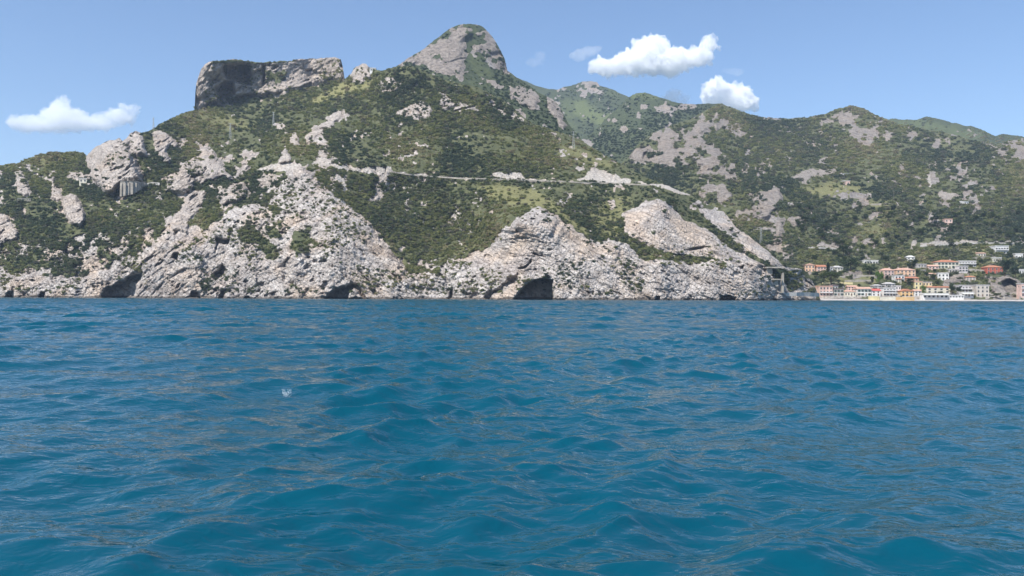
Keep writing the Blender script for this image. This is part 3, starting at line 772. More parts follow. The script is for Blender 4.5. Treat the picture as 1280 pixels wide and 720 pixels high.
# ------------------------------------------------------------------ sea
t = NT('sea_water')
Pp = t.pos(1)
n1 = t.noise(t.pos(1, (1.0, 1.5, 1)), 4.2, 2, 0.5, 0.6)
n2 = t.noise(t.pos(1, (1.0, 2.2, 1)), 0.33, 5, 0.6, 0.4)
lo = t.attr('unresolved')
n3 = t.noise(t.pos(1, (1.0, 1.35, 1)), 0.85, 3, 0.55, 0.5)
hg = t.math('ADD', t.math('MULTIPLY', n1, 0.16), t.math('MULTIPLY', n2, 0.45))
hg = t.math('ADD', hg, t.math('MULTIPLY', t.math('MULTIPLY', n3, lo), 2.4))
bp = t.bump(hg, 0.6, 0.28)
wc = t.ramp(t.noise(Pp, 0.045, 3, 0.5), [(0.35, (0.0008, 0.057, 0.090)), (0.65, (0.0012, 0.068, 0.108))])
t.bsdf(wc, t.math('ADD', 0.035, t.math('MULTIPLY', lo, 0.10)), 0.40, bp, **{'IOR': 1.333})
M_sea = t.m


def ring(a0, a1, n):
    return np.linspace(a0, a1, n, endpoint=False)


ang = np.concatenate([ring(-180, -60, 60), ring(-60, -38, 60), ring(-38, 38, 960), ring(38, 60, 60), ring(60, 180, 60)])
rad = [0.6]
while rad[-1] < 760:
    r = rad[-1]
    rad.append(r + (0.12 if r < 4.2 else max(0.018, (0.0050 if r < 25 else 0.0036) * r)))
rad = np.array(rad + [800, 900, 1100, 1500, 2200, 3200, 4500, 6000])
RR, AA = np.meshgrid(rad, np.radians(ang), indexing='ij')
SX, SY = RR * np.sin(AA), RR * np.cos(AA)
spr = np.gradient(rad)[:, None] * np.ones_like(AA)
spa = RR * np.radians(np.gradient(ang))[None, :]
ox, oy, oz = np.zeros_like(SX), np.zeros_like(SX), np.zeros_like(SX)
wr = np.random.default_rng(31)
lams = np.exp(np.linspace(math.log(0.16), math.log(9.0), 110))
boost = 1 + 1.9 * sstep(14, 110, RR)          # far out the grid only carries the longer chop
gust = 0.62 + 0.62 * sstep(0.30, 0.70, fbm(SX / 6, SY / 10, SX * 0, 3, 3))
for L in lams:
    L = L * wr.uniform(0.94, 1.06)
    th = R(-72) + wr.normal(0, 0.70 if L < 3 else 0.45)      # direction of travel, roughly towards the boat
    k = 2 * math.pi / L
    st = (0.013 + 0.027 * math.exp(-(math.log(L / 1.0)) ** 2 / (2 * 0.80 ** 2)) + (0.005 if L < 0.6 else 0)) * wr.uniform(0.6, 1.3)
    if L > 4:
        st *= 0.8
    if 0.25 < L < 1.1:
        st *= 1.2
    a = st / k
    ph0 = wr.uniform(0, 6.28)
    # fade what the grid cannot carry
    sp = np.maximum(spr * abs(math.sin(th)), spa * abs(math.cos(th)))
    w = np.clip((L / np.maximum(sp, 1e-4) - 2.0) / 2.0, 0, 1)
    if L < 2.5:
        w = w * gust
    else:
        w = w * boost
    rws = np.nonzero(w.max(1) > 0)[0]
    if not len(rws):
        continue
    q_ = slice(rws[0], rws[-1] + 1)
    p_ = (k * (SX[q_] * math.cos(th) + SY[q_] * math.sin(th)) + ph0).astype(np.float32)
    wq = (a * w[q_]).astype(np.float32)
    oz[q_] += wq * np.cos(p_)
    sn = np.sin(p_) * wq * 0.75
    ox[q_] -= math.cos(th) * sn
    oy[q_] -= math.sin(th) * sn
Vs = np.stack([SX + ox, SY + oy, oz], -1)
nr, nc = RR.shape
idx = np.arange(nr * nc).reshape(nr, nc)
nx = np.concatenate([idx[:, 1:], idx[:, :1]], 1)
Fs = np.stack([idx[:-1], nx[:-1], nx[1:], idx[1:]], -1).reshape(-1, 4)[:, ::-1]
tag(link('sea', mesh_np('sea', Vs.reshape(-1, 3), Fs, M_sea, {'unresolved': np.clip((np.maximum(spr, spa) * 2.4 - 0.35) / 2.2, 0, 1)}, smooth=True)), kind='structure')


def sea_point(x, y):
    """water point seen at a pixel"""
    yy = float(U(x, y))
    d = CAM_H / ((yy - HOR) / F)
    X0 = (x - 640) / F * d
    i = int(np.argmin((SX - X0) ** 2 + (SY - d) ** 2))
    return Vector(Vs.reshape(-1, 3)[i].tolist())


# ------------------------------------------------------------------ scrub
def leaf_cloud(name, n, clumps, leaf, mat, seed, flat=0.75, down=0.0):
    """leaf-sized faces spread through lumpy clumps; clumps = (x, y, z, r)"""
    g = np.random.default_rng(seed)
    C = np.array(clumps, float)
    wts = C[:, 3] ** 2
    pick = g.choice(len(C), n, p=wts / wts.sum())
    u = g.normal(size=(n, 3))
    u /= np.linalg.norm(u, axis=1)[:, None]
    rr = C[pick, 3] * (g.random(n) ** 0.33) * g.uniform(0.75, 1.12, n)
    c = C[pick, :3] + u * rr[:, None] * np.array([1, 1, flat])
    nrm = u * 0.9 + g.normal(size=(n, 3)) * 0.55 + np.array([0, 0, 0.25])
    nrm /= np.linalg.norm(nrm, axis=1)[:, None]
    a = np.cross(nrm, g.normal(size=(n, 3)))
    a /= np.linalg.norm(a, axis=1)[:, None]
    b = np.cross(nrm, a)
    s = leaf * g.uniform(0.6, 1.35, n)[:, None]
    V = np.stack([c - a * s, c + b * s * 0.62, c + a * s, c - b * s * 0.62], 1).reshape(-1, 3)
    return mesh_np(name, V, np.arange(n * 4).reshape(n, 4), mat)


def leaf_mat(name, stops, inst=True):
    t = NT(name)
    if inst:
        f = t.attr('tone', 'INSTANCER')
    else:
        f = t.n('ShaderNodeObjectInfo').outputs['Random']
    n = t.noise(t.pos(1), 0.5, 3, 0.6)
    f = t.math('ADD', f, t.math('MULTIPLY', t.math('SUBTRACT', n, 0.5), 0.35), clamp=True)
    c = t.ramp(f, stops)
    d = t.n('ShaderNodeBsdfDiffuse', {'Color': c})
    tr = t.n('ShaderNodeBsdfTranslucent', {'Color': t.mix(1.0, c, (1.2, 1.25, 0.7), 'MULTIPLY')})
    m = t.n('ShaderNodeMixShader', {0: 0.34, 1: d.outputs[0], 2: tr.outputs[0]})
    t.t.links.new(m.outputs[0], t.out.inputs[0])
    return t.m


STOPS = [(0.0, (0.072, 0.094, 0.066)), (0.16, (0.110, 0.138, 0.076)), (0.30, (0.140, 0.130, 0.108)), (0.42, (0.142, 0.166, 0.078)), (0.60, (0.200, 0.208, 0.098)), (0.78, (0.265, 0.265, 0.115)), (0.9, (0.24, 0.20, 0.145)), (1.0, (0.34, 0.30, 0.18))]
M_scrub = leaf_mat('scrub_leaves', STOPS)
FSTOPS = [(0.0, (0.030, 0.050, 0.022)), (0.5, (0.060, 0.088, 0.032)), (1.0, (0.12, 0.155, 0.05))]
M_scrub_far = leaf_mat('far_scrub_leaves', FSTOPS)


def protos(mat, tagname):
    out = []
    for s in range(5):
        g = random.Random(s + 3)
        cl = [(0, 0, 0.42, 0.62)]
        for k in range(5 + s % 3):
            a = g.uniform(0, 6.28)
            q = g.uniform(0.3, 0.75)
            cl.append((q * math.cos(a), q * math.sin(a), g.uniform(0.2, 0.85), g.uniform(0.28, 0.5)))
        me = leaf_cloud('scrub_bush', 190, cl, 0.17, mat, s + 60, 0.62)
        out.append(bpy.data.objects.new(tagname, me))
    return out


def scatter(name, pos, size, tone, prs):
    n = len(pos)
    me = bpy.data.meshes.new(name)
    me.vertices.add(n)
    me.vertices.foreach_set('co', np.asarray(pos, np.float32).ravel())
    g = np.random.default_rng(n)
    for an, av in (('size', size), ('tone', tone), ('spin', g.random(n) * 6.28)):
        a = me.attributes.new(an, 'FLOAT', 'POINT')
        a.data.foreach_set('value', np.asarray(av, np.float32))
    a = me.attributes.new('kindex', 'INT', 'POINT')
    a.data.foreach_set('value', g.integers(0, len(prs), n).astype(np.int32))
    o = tag(link(name, me), kind='stuff')
    ng = bpy.data.node_groups.new(name, 'GeometryNodeTree')
    ng.interface.new_socket('Geometry', in_out='INPUT', socket_type='NodeSocketGeometry')
    ng.interface.new_socket('Geometry', in_out='OUTPUT', socket_type='NodeSocketGeometry')
    N, Lk = ng.nodes, ng.links
    gi, go = N.new('NodeGroupInput'), N.new('NodeGroupOutput')

    def na(nm, typ='FLOAT'):
        q = N.new('GeometryNodeInputNamedAttribute')
        q.data_type = typ
        q.inputs['Name'].default_value = nm
        return q.outputs[0]
    join = N.new('GeometryNodeJoinGeometry')
    for p in reversed(prs):
        oi = N.new('GeometryNodeObjectInfo')
        oi.inputs['Object'].default_value = p
        oi.inputs['As Instance'].default_value = True
        Lk.new(oi.outputs['Geometry'], join.inputs[0])
    iop = N.new('GeometryNodeInstanceOnPoints')
    Lk.new(gi.outputs[0], iop.inputs['Points'])
    Lk.new(join.outputs[0], iop.inputs['Instance'])
    iop.inputs['Pick Instance'].default_value = True
    Lk.new(na('kindex', 'INT'), iop.inputs['Instance Index'])
    cx = N.new('ShaderNodeCombineXYZ')
    Lk.new(na('spin'), cx.inputs[2])
    Lk.new(cx.outputs[0], iop.inputs['Rotation'])
    Lk.new(na('size'), iop.inputs['Scale'])
    Lk.new(iop.outputs[0], go.inputs[0])
    md = o.modifiers.new('scrub', 'NODES')
    md.node_group = ng
    return o


def plant(layer, name, n, rpx, seed, prs, dens, xr=(-60, 1330), tone0=0.25, rocky=0.05, avoid=None, rmin=0.8):
    """scrub where the ground is not bare: even in sight, thicker in clumps"""
    g = np.random.default_rng(seed)
    X, Y, D = layer.X, layer.Y, layer.D
    j = g.integers(0, X.shape[1], n * 8)
    # even over the height of each column
    i = (g.random(n * 8) * (X.shape[0] - 1)).astype(int)
    hcol = np.abs(Y[0] - Y[-1])
    ok = g.random(n * 8) < (hcol[j] / hcol.max())
    x, y, d = X[i, j], Y[i, j], D[i, j]
    wx, wy, wz = W(x, y, d)
    veg = 1 - sstep(0.15, 0.75, layer.rock[i, j])
    sc = d / 650
    cl = fbm(wx / sc / 24, wy / sc / 40, wz / sc / 18, seed, 4)
    cl2 = fbm(wx / sc / 42, wy / sc / 60, wz / sc / 30, seed + 5, 3)
    p = veg * (0.22 + 1.0 * sstep(0.37, 0.58, cl)) * dens
    p = p * (1 - 0.75 * layer.grass[i, j]) + rocky * (1 - veg) * sstep(0.46, 0.62, cl) * 2.2
    p = p * (1 - layer.bare[i, j] * 0.9)
    if avoid is not None:
        p = p * avoid(x, y)
    ok &= (g.random(n * 8) < p) & (wz > 3.5) & (x > xr[0]) & (x < xr[1])
    k = np.nonzero(ok)[0][:n]
    q = g.random(len(k)) ** 1.8
    r = np.maximum((rpx[0] + (rpx[1] - rpx[0]) * q) * d[k] / 1000, rmin)
    r = r * np.where(veg[k] < 0.5, 0.8, 1.0) * (0.5 + 0.5 * sstep(0, 7, Y[i, j][k] - layer.ytop[j][k]))
    pos = np.stack([wx[k], wy[k] , wz[k] - 0.22 * r], -1)
    tone = np.clip(tone0 + (cl2[k] - 0.5) * 1.75 + g.normal(0, 0.20, len(k)) + 0.3 * layer.grass[i, j][k] - 0.10 * q, 0, 1)
    print('SCRUB', name, len(k))
    return scatter(name, pos, r, tone, prs)


PR = protos(M_scrub, 'scrub_bush')
PRF = protos(M_scrub_far, 'far_scrub_bush')


def avoid_vil(x, y):
    # fewer bushes between the houses
    return 1 - 0.55 * sstep(322, 334, y) * sstep(1000, 1012, x)


plant(HEAD, 'headland_scrub', 32000, (0.9, 4.8), 101, PR, 1.25, tone0=0.46, rocky=0.16)
plant(VIL, 'hillside_scrub', 32000, (0.9, 5.0), 103, PR, 1.25, tone0=0.40, rocky=0.38, avoid=avoid_vil)
plant(DARK, 'rocky_hill_scrub', 4500, (1.1, 2.6), 105, PRF, 0.9, tone0=0.25, rocky=0.12)
plant(PEAK, 'mountain_scrub', 7000, (1.1, 2.8), 107, PRF, 0.9, tone0=0.35, rocky=0.14)
plant(FAR, 'distant_scrub', 5000, (1.1, 2.6), 109, PRF, 0.85, tone0=0.55, rocky=0.1)
plant(RIDGE, 'ridge_scrub', 2200, (1.3, 3.0), 111, PR, 0.8, tone0=0.4, rocky=0.1)

# ------------------------------------------------------------------ village
def plain(name, c, rough=0.8, spec=0.3):
    t = NT(name)
    n = t.noise(t.pos(0.7), 1, 4, 0.6)
    t.bsdf(t.ramp(n, [(0.3, tuple(x * 0.78 for x in c)), (0.6, c)]), rough, spec)
    return t.m


WALLS = {k: wall_mat('plaster_' + k, c) for k, c in dict(
    white=(0.80, 0.77, 0.72), cream=(0.74, 0.68, 0.54), yellow=(0.78, 0.66, 0.36), pink=(0.76, 0.53, 0.44), peach=(0.78, 0.50, 0.33),
    apricot=(0.76, 0.50, 0.24), grey=(0.52, 0.48, 0.45), red=(0.50, 0.13, 0.085), beige=(0.60, 0.53, 0.45), lilac=(0.68, 0.62, 0.60), stone=(0.42, 0.37, 0.31)).items()}
ROOFS = {k: tile_mat('tiles_' + k, c) for k, c in dict(terracotta=(0.46, 0.20, 0.12), pale=(0.58, 0.36, 0.27), red=(0.52, 0.12, 0.10), dark=(0.17, 0.13, 0.13),
                                                      slab=(0.50, 0.47, 0.44), whiteslab=(0.66, 0.63, 0.59)).items()}
t = NT('window_glass')
t.bsdf((0.022, 0.026, 0.03), 0.12, 0.5)
M_glass = t.m
M_frame = plain('window_frame_paint', (0.55, 0.52, 0.48))
M_shut = plain('shutter_paint', (0.12, 0.16, 0.13))
M_door = plain('door_wood', (0.16, 0.09, 0.05))
M_rail = plain('balcony_concrete', (0.66, 0.63, 0.60))
M_awn = plain('awning_canvas', (0.70, 0.68, 0.62))
M_stone = wall_mat('masonry_stone', (0.46, 0.41, 0.34), 0.3)
M_conc = wall_mat('pale_concrete', (0.58, 0.54, 0.48), 0.25)
M_wood = plain('pole_wood', (0.20, 0.17, 0.14))
M_steel = plain('pylon_steel', (0.42, 0.43, 0.42), 0.5)
M_bark = plain('tree_bark', (0.085, 0.062, 0.045))


def opening(parent, name, cx, z0, w, h, y, frame_mat, pane_mat, shutters=False):
    """frame ring set proud of the wall with the pane as its own sub-part"""
    fw = 0.16
    m = MB()
    m.box(cx - w / 2 - fw, cx - w / 2, y - 0.10, y + 0.04, z0 - fw, z0 + h + fw)
    m.box(cx + w / 2, cx + w / 2 + fw, y - 0.10, y + 0.04, z0 - fw, z0 + h + fw)
    m.box(cx - w / 2, cx + w / 2, y - 0.10, y + 0.04, z0 + h, z0 + h + fw)
    m.box(cx - w / 2, cx + w / 2, y - 0.18, y + 0.04, z0 - fw, z0)
    if shutters:
        m.box(cx - w / 2 - fw - w * 0.45, cx - w / 2 - fw - 0.02, y - 0.07, y + 0.03, z0, z0 + h)
        m.box(cx + w / 2 + fw + 0.02, cx + w / 2 + fw + w * 0.45, y - 0.07, y + 0.03, z0, z0 + h)
    f = m.build(name, frame_mat, parent)
    MB().box(cx - w / 2 + 0.005, cx + w / 2 - 0.005, y - 0.05, y + 0.03, z0 + 0.005, z0 + h - 0.005).build('pane' if name == 'window' else 'leaf', pane_mat, f)
    return f


def roof_mesh(kind, w, dp, z, rh, o=0.45):
    m = MB()
    x0, x1, y0, y1 = -w / 2 - o, w / 2 + o, -o, dp + o
    zb = z + 0.01
    if kind == 'flat':
        m.box(x0 + 0.15, x1 - 0.15, y0 + 0.15, y1 - 0.15, zb, z + 0.35)
        for a in ((x0 + .15, x1 - .15, y0 + .15, y0 + .45), (x0 + .15, x1 - .15, y1 - .45, y1 - .15)):
            m.box(a[0], a[1], a[2], a[3], z + 0.352, z + max(0.8, rh))
        for a in ((x0 + .15, x0 + .45), (x1 - .45, x1 - .15)):
            m.box(a[0], a[1], y0 + .455, y1 - .455, z + 0.352, z + max(0.8, rh))
        return m
    e = 0.18
    if kind == 'hip':
        i = min((x1 - x0) * 0.32, (y1 - y0) * 0.5)
        yc = (y0 + y1) / 2
        pts = [(x0, y0, zb), (x1, y0, zb), (x1, y1, zb), (x0, y1, zb), (x0, y0, zb + e), (x1, y0, zb + e), (x1, y1, zb + e), (x0, y1, zb + e), (x0 + i, yc, zb + rh), (x1 - i, yc, zb + rh)]
        m.solid(pts, [(0, 3, 2, 1), (0, 1, 5, 4), (1, 2, 6, 5), (2, 3, 7, 6), (3, 0, 4, 7), (4, 5, 9, 8), (5, 6, 9), (6, 7, 8, 9), (7, 4, 8)])
    elif kind == 'gable':
        yc = (y0 + y1) / 2
        pts = [(x0, y0, zb), (x1, y0, zb), (x1, y1, zb), (x0, y1, zb), (x0, y0, zb + e), (x1, y0, zb + e), (x1, y1, zb + e), (x0, y1, zb + e), (x0, yc, zb + rh), (x1, yc, zb + rh)]
        m.solid(pts, [(0, 3, 2, 1), (0, 1, 5, 4), (2, 3, 7, 6), (4, 5, 9, 8), (6, 7, 8, 9), (1, 2, 6, 9, 5), (3, 0, 4, 8, 7)])
    elif kind == 'front':
        xc = 0
        pts = [(x0, y0, zb), (x1, y0, zb), (x1, y1, zb), (x0, y1, zb), (x0, y0, zb + e), (x1, y0, zb + e), (x1, y1, zb + e), (x0, y1, zb + e), (xc, y0, zb + rh), (xc, y1, zb + rh)]
        m.solid(pts, [(0, 3, 2, 1), (1, 2, 6, 5), (3, 0, 4, 7), (5, 6, 9, 8), (7, 4, 8, 9), (0, 1, 5, 8, 4), (2, 3, 7, 9, 6)])
    elif kind == 'shed':
        pts = [(x0, y0, zb), (x1, y0, zb), (x1, y1, zb), (x0, y1, zb), (x0, y0, zb + e), (x1, y0, zb + e), (x1, y1, zb + rh), (x0, y1, zb + rh)]
        m.solid(pts, [(0, 3, 2, 1), (4, 5, 6, 7), (0, 1, 5, 4), (1, 2, 6, 5), (2, 3, 7, 6), (3, 0, 4, 7)])
    return m


def house(name, x0, x1, yt, yb, st, nc, wall, roof, rmat, label, cat='house', rz=0, rh=None, fwd=0.5, depth=0.75, balc=(), shut=False, door=True, chim=0, big=False, arches=0, awn=False, layer=None, group=None):
    layer = layer or VIL
    xc = (x0 + x1) / 2
    p = layer.point(xc, yb, fwd)
    s = p.y / F
    w, h = (x1 - x0) * s, (yb - yt) * s
    rh = (0.8 if roof == 'flat' else max(1.0, min(0.28 * h, 0.16 * w + 0.6))) if rh is None else rh * s
    wh = h - rh
    dp = max(4.5, depth * w)
    dp = min(dp, 13)
    root = tag(empty(name, p, R(rz)), label, cat, group)
    MB().box(-w / 2, w / 2, 0, dp, -5, wh).build('wall', WALLS[wall], root)
    ro = roof_mesh(roof, w, dp, wh, rh).build('roof', ROOFS[rmat], root)
    for k in range(chim):
        cx = w * (0.22 - 0.5 * k)
        MB().box(cx - 0.35, cx + 0.35, dp * 0.4, dp * 0.4 + 0.7, wh + 0.2, wh + rh + 0.9).box(cx - 0.45, cx + 0.45, dp * 0.4 - 0.1, dp * 0.4 + 0.8, wh + rh + 0.905, wh + rh + 1.05).build('chimney', WALLS['beige'], ro)
    if st:
        sh = wh / st
        for f in range(st):
            hh = min(sh * 0.52, 2.3 if (f in balc or big) else 1.6)
            for c in range(nc):
                cx = -w / 2 + w * (c + 0.5) / nc
                ww = min(w / nc * 0.42, 1.25) * (1.5 if big else 1)
                if f == 0 and arches and c < arches:
                    aw = w / nc * 0.6
                    ah = sh * 0.74
                    m = MB()
                    pts = [(cx - aw / 2, 0, 0.05), (cx + aw / 2, 0, 0.05)] + [(cx + aw / 2 * math.cos(math.pi * q / 8), 0, ah - aw / 2 + aw / 2 * math.sin(math.pi * q / 8)) for q in range(9)]
                    n = len(pts)
                    m.solid([(a, -0.06, b) for a, _, b in pts] + [(a, 0.05, b) for a, _, b in pts], [list(range(n))] + [list(range(n, 2 * n))[::-1]] + [[q, (q + 1) % n + n - n, (q + 1) % n + n, q + n] for q in range(n)])
                    m.build('archway', M_glass, root)
                    continue
                if f == 0 and door and c == nc // 2:
                    opening(root, 'door', cx, 0.18, min(ww, 1.15), min(2.15, sh * 0.72), 0.0, M_frame, M_door)
                    continue
                z0 = f * sh + (0.22 if (f in balc or big) else max(0.5, (sh - hh) * 0.45))
                opening(root, 'window', cx, z0, ww, hh, 0.0, M_shut if shut else M_frame, M_glass, shut)
        for f in balc:
            z = f * sh
            m = MB().box(-w * 0.47, w * 0.47, -1.4, 0.02, z - 0.18, z)
            m.box(-w * 0.47, w * 0.47, -1.4, -1.3, z + 0.005, z + 0.85)
            for q in (-w * 0.47, w * 0.47 - 0.1):
                m.box(q, q + 0.1, -1.295, -0.005, z + 0.005, z + 0.85)
            m.build('balcony', M_rail, root)
        # a window in each gable side
        for sx in (-1, 1):
            if dp > 5.5 and not big:
                f = MB().box(sx * w / 2 - 0.05, sx * w / 2 + 0.07, dp * 0.42, dp * 0.42 + 1.1, (st - 1) * sh + sh * 0.3, (st - 1) * sh + sh * 0.3 + min(1.4, sh * .5)).build('window', M_frame, root)
                MB().box(sx * w / 2 - 0.06, sx * w / 2 + 0.08, dp * 0.42 + 0.12, dp * 0.42 + 0.98, (st - 1) * sh + sh * 0.3 + 0.1, (st - 1) * sh + sh * 0.3 + min(1.4, sh * .5) - 0.1).build('pane', M_glass, f)
    if awn:
        z = min(2.6, wh * 0.8)
        m = MB()
        m.solid([(-w / 2, 0.0, z + 0.5), (w / 2, 0.0, z + 0.5), (w / 2, -2.6, z), (-w / 2, -2.6, z), (-w / 2, 0.0, z + 0.42), (w / 2, 0.0, z + 0.42), (w / 2, -2.6, z - 0.25), (-w / 2, -2.6, z - 0.25)],
                [(0, 3, 2, 1), (4, 5, 6, 7), (0, 1, 5, 4), (1, 2, 6, 5), (2, 3, 7, 6), (3, 0, 4, 7)])
        m.build('awning', M_awn, root)
    return root


H = house
# sea front, from the rocky point along the beach
H('beach_house', 1024, 1041, 357.2, 369.8, 3, 4, 'pink', 'flat', 'pale', 'pale pink three storey house at the rocky end of the beach', balc=(1,), rz=4)
H('beach_house', 1042.5, 1054.5, 360.5, 369.8, 2, 3, 'grey', 'flat', 'dark', 'dull grey flat house beside the pale pink house on the beach', shut=True, rz=-3)
H('gabled_house', 1038.5, 1048, 355.6, 362, 1, 2, 'white', 'front', 'dark', 'small white gabled house with dark roof under the umbrella pine', door=False, rz=8)
H('beach_house', 1055.5, 1070, 362.5, 370, 1, 4, 'cream', 'hip', 'pale', 'low cream house between the grey house and the pink roofed house', rz=3)
H('beach_house', 1072, 1089, 358.6, 369.8, 2, 4, 'white', 'gable', 'pale', 'bright white two storey house with long pale pink tiled roof', shut=True, rz=-2, rh=2.6)
H('beach_house', 1089.6, 1100.6, 360.8, 369.8, 2, 2, 'white', 'gable', 'red', 'narrow white house with bright red roof joined to the pink roofed one', rz=-2, rh=2.8)
H('beach_house', 1104, 1119.8, 359, 369.8, 3, 4, 'white', 'flat', 'slab', 'white three storey flat house with full width balconies on the beach', balc=(1, 2), big=True)
H('house', 1106, 1119, 352.6, 361, 2, 3, 'grey', 'hip', 'slab', 'grey house standing behind the white house with balconies', rz=5)
H('house', 1119.6, 1126, 356.6, 366.5, 2, 2, 'white', 'flat', 'slab', 'slim white house squeezed beside the apricot gabled house', rz=-4)
H('gabled_house', 1126.4, 1141.6, 361, 370, 2, 3, 'apricot', 'front', 'terracotta', 'apricot house with broad front gable and arched ground floor', arches=3, door=False, rh=3.0)
H('beach_hotel', 1158.4, 1187.6, 357.6, 366, 2, 4, 'cream', 'gable', 'terracotta', 'long cream hotel with four windows and thin terracotta roof above the restaurant', 'hotel', rh=1.8, rz=-2, big=True, door=False)
H('beach_restaurant', 1153.6, 1185.5, 366.6, 372, 1, 6, 'white', 'flat', 'whiteslab', 'long low white restaurant with awning on the beach', 'restaurant', fwd=9, depth=0.25, awn=True, big=True)
H('beach_cabin_row', 1186.5, 1205, 368.6, 372.2, 1, 5, 'white', 'flat', 'whiteslab', 'low white flat roofed beach hut range beside the restaurant', 'beach hut', fwd=9, depth=0.25, door=False)
H('apartment_house', 1198, 1218.5, 356, 365.5, 2, 5, 'lilac', 'flat', 'slab', 'pale grey apartment house with five bays next to the beige block', balc=(1,), rz=2)
H('beach_house', 1202, 1217, 364.8, 371, 1, 4, 'white', 'flat', 'whiteslab', 'low white terrace house in front of the pale grey apartments', fwd=3, awn=True)
H('apartment_house', 1220.8, 1236, 355.8, 371, 3, 3, 'beige', 'flat', 'slab', 'plain beige three storey block nearest the dark cliff hollow', rz=-5)
H('house', 1276.5, 1289, 354, 371.5, 3, 3, 'pink', 'flat', 'slab', 'tall dull pink house past the dark cliff hollow', balc=(1, 2))
# second row
H('house', 1104.5, 1118.5, 335, 348, 3, 3, 'pink', 'hip', 'pale', 'three storey pink house with hipped roof above the bright green tree', rz=10, chim=1)
H('house', 1120.6, 1144, 334.6, 345, 2, 5, 'peach', 'hip', 'pale', 'widest peach house with hipped roof in the middle of the village', rz=-3, chim=2)
H('house', 1118.5, 1130.5, 343.6, 353, 2, 3, 'white', 'flat', 'slab', 'white house with row of arches below the wide peach house', arches=3, door=False, fwd=2)
H('house', 1131.5, 1149, 345.6, 354, 2, 3, 'peach', 'gable', 'terracotta', 'peach house with orange tiled roof behind the dark round tree', rz=6, fwd=1)
H('house', 1143.6, 1152.4, 351.4, 361.4, 2, 2, 'yellow', 'flat', 'pale', 'tall pale yellow house at the end of the yellow pair', rz=-4, fwd=1)
H('house', 1152.8, 1165, 352.2, 360.6, 2, 3, 'yellow', 'flat', 'slab', 'lower yellow house behind the small green beach tree', rz=3)
H('house', 1172.8, 1185.4, 340.8, 350.6, 2, 3, 'white', 'flat', 'whiteslab', 'blank bright white block on top of the bare outcrop', rz=-14, door=False)
H('house', 1147, 1158, 329.6, 337, 2, 3, 'grey', 'flat', 'slab', 'grey stone house with flat roof left of the pink tiled house', rz=3)
H('house', 1160.5, 1173, 330.8, 338.5, 2, 3, 'pink', 'gable', 'pale', 'pink house with pale tiles below the long cream villa', rz=-4)
H('shed', 1147.5, 1157.5, 336.4, 341, 1, 2, 'beige', 'shed', 'whiteslab', 'low shed with white sloping roof below the grey stone house', 'shed', rz=5)
H('villa', 1172, 1198, 324.6, 335.4, 2, 6, 'cream', 'hip', 'terracotta', 'long cream villa under broad terracotta roof', 'villa', shut=True, chim=1, rz=-2)
H('modern_house', 1198.6, 1220, 325.8, 333, 2, 6, 'white', 'flat', 'whiteslab', 'white modern house with large windows adjoining the long cream villa', big=True, balc=(1,), door=False)
H('modern_house', 1198.4, 1210, 332, 339.4, 2, 3, 'lilac', 'flat', 'slab', 'pale house with dark openings on the step below the modern house', big=True, door=False, fwd=3)
H('villa', 1233.6, 1253, 331.4, 341.8, 2, 4, 'red', 'hip', 'terracotta', 'red walled villa with red hipped roof among the trees', 'villa', rz=-4)
H('hillside_hotel', 1244, 1260.6, 307, 317, 2, 5, 'white', 'flat', 'whiteslab', 'white hotel with deep dark balconies just below the hill road', 'hotel', big=True, balc=(1,), door=False)
H('house', 1241, 1252, 321.6, 327.4, 1, 4, 'cream', 'flat', 'whiteslab', 'low cream house on the slope under the white hotel', rz=3)
H('house', 1269.5, 1278.4, 316.6, 323.4, 1, 3, 'white', 'flat', 'whiteslab', 'small white house at the edge of view below the hill road', rz=-6)
H('house', 1274, 1286, 336.4, 342, 1, 4, 'white', 'flat', 'whiteslab', 'pale house cut by the picture edge behind dark trees', rz=0)
H('house', 1006.6, 1018, 329, 339.6, 2, 3, 'peach', 'front', 'pale', 'peach gabled house highest above the rocky point', rz=-10, rh=2.4)
H('house', 1021.5, 1033, 331, 340, 2, 3, 'pink', 'gable', 'terracotta', 'pink house with terracotta roof beside the dark cypress', rz=4)
H('house', 1037.6, 1041.4, 333, 340, 2, 1, 'white', 'flat', 'slab', 'narrow white house just behind the cypress', rz=2, door=False)
H('house', 1042.4, 1054.4, 332, 340.4, 2, 3, 'cream', 'hip', 'slab', 'cream house with grey roof above the umbrella pine', rz=12)
H('long_house', 1080, 1097.6, 325, 329.6, 1, 5, 'white', 'flat', 'whiteslab', 'long low white house with dark openings among the big trees', big=True, door=False)
H('house', 1133.8, 1143, 319.2, 327, 2, 2, 'white', 'hip', 'whiteslab', 'small white house alone among trees above the village', rz=-8)
# smaller buildings between the rows
H('house', 1119.8, 1126.4, 347, 353.6, 2, 2, 'cream', 'gable', 'terracotta', 'small cream house under the arches below the wide peach house', rz=-8, fwd=3)
H('house', 1160.4, 1170.6, 341, 347.4, 2, 2, 'cream', 'hip', 'pale', 'cream house below the pink tiled house beside the spreading tree', rz=7)
H('shed', 1186.4, 1197, 335.6, 340.6, 1, 3, 'beige', 'shed', 'slab', 'beige shed just below the long cream villa', 'shed', rz=-5, door=False)
H('house', 1092, 1103, 355.4, 361.4, 2, 2, 'grey', 'hip', 'slab', 'grey roofed house peeping over the bright red roof', rz=6)
H('house', 1060, 1071, 356.6, 363.4, 2, 3, 'pink', 'gable', 'pale', 'pink house behind the low cream beach house', rz=-6)
H('house', 1143, 1152, 361.6, 369.8, 2, 2, 'white', 'gable', 'pale', 'white house with pale tiles beside the apricot gabled house', rz=4)
H('house', 1208, 1219, 344.6, 351, 2, 3, 'beige', 'hip', 'terracotta', 'beige house with terracotta roof on the grassy slope above the apartments', rz=-9)
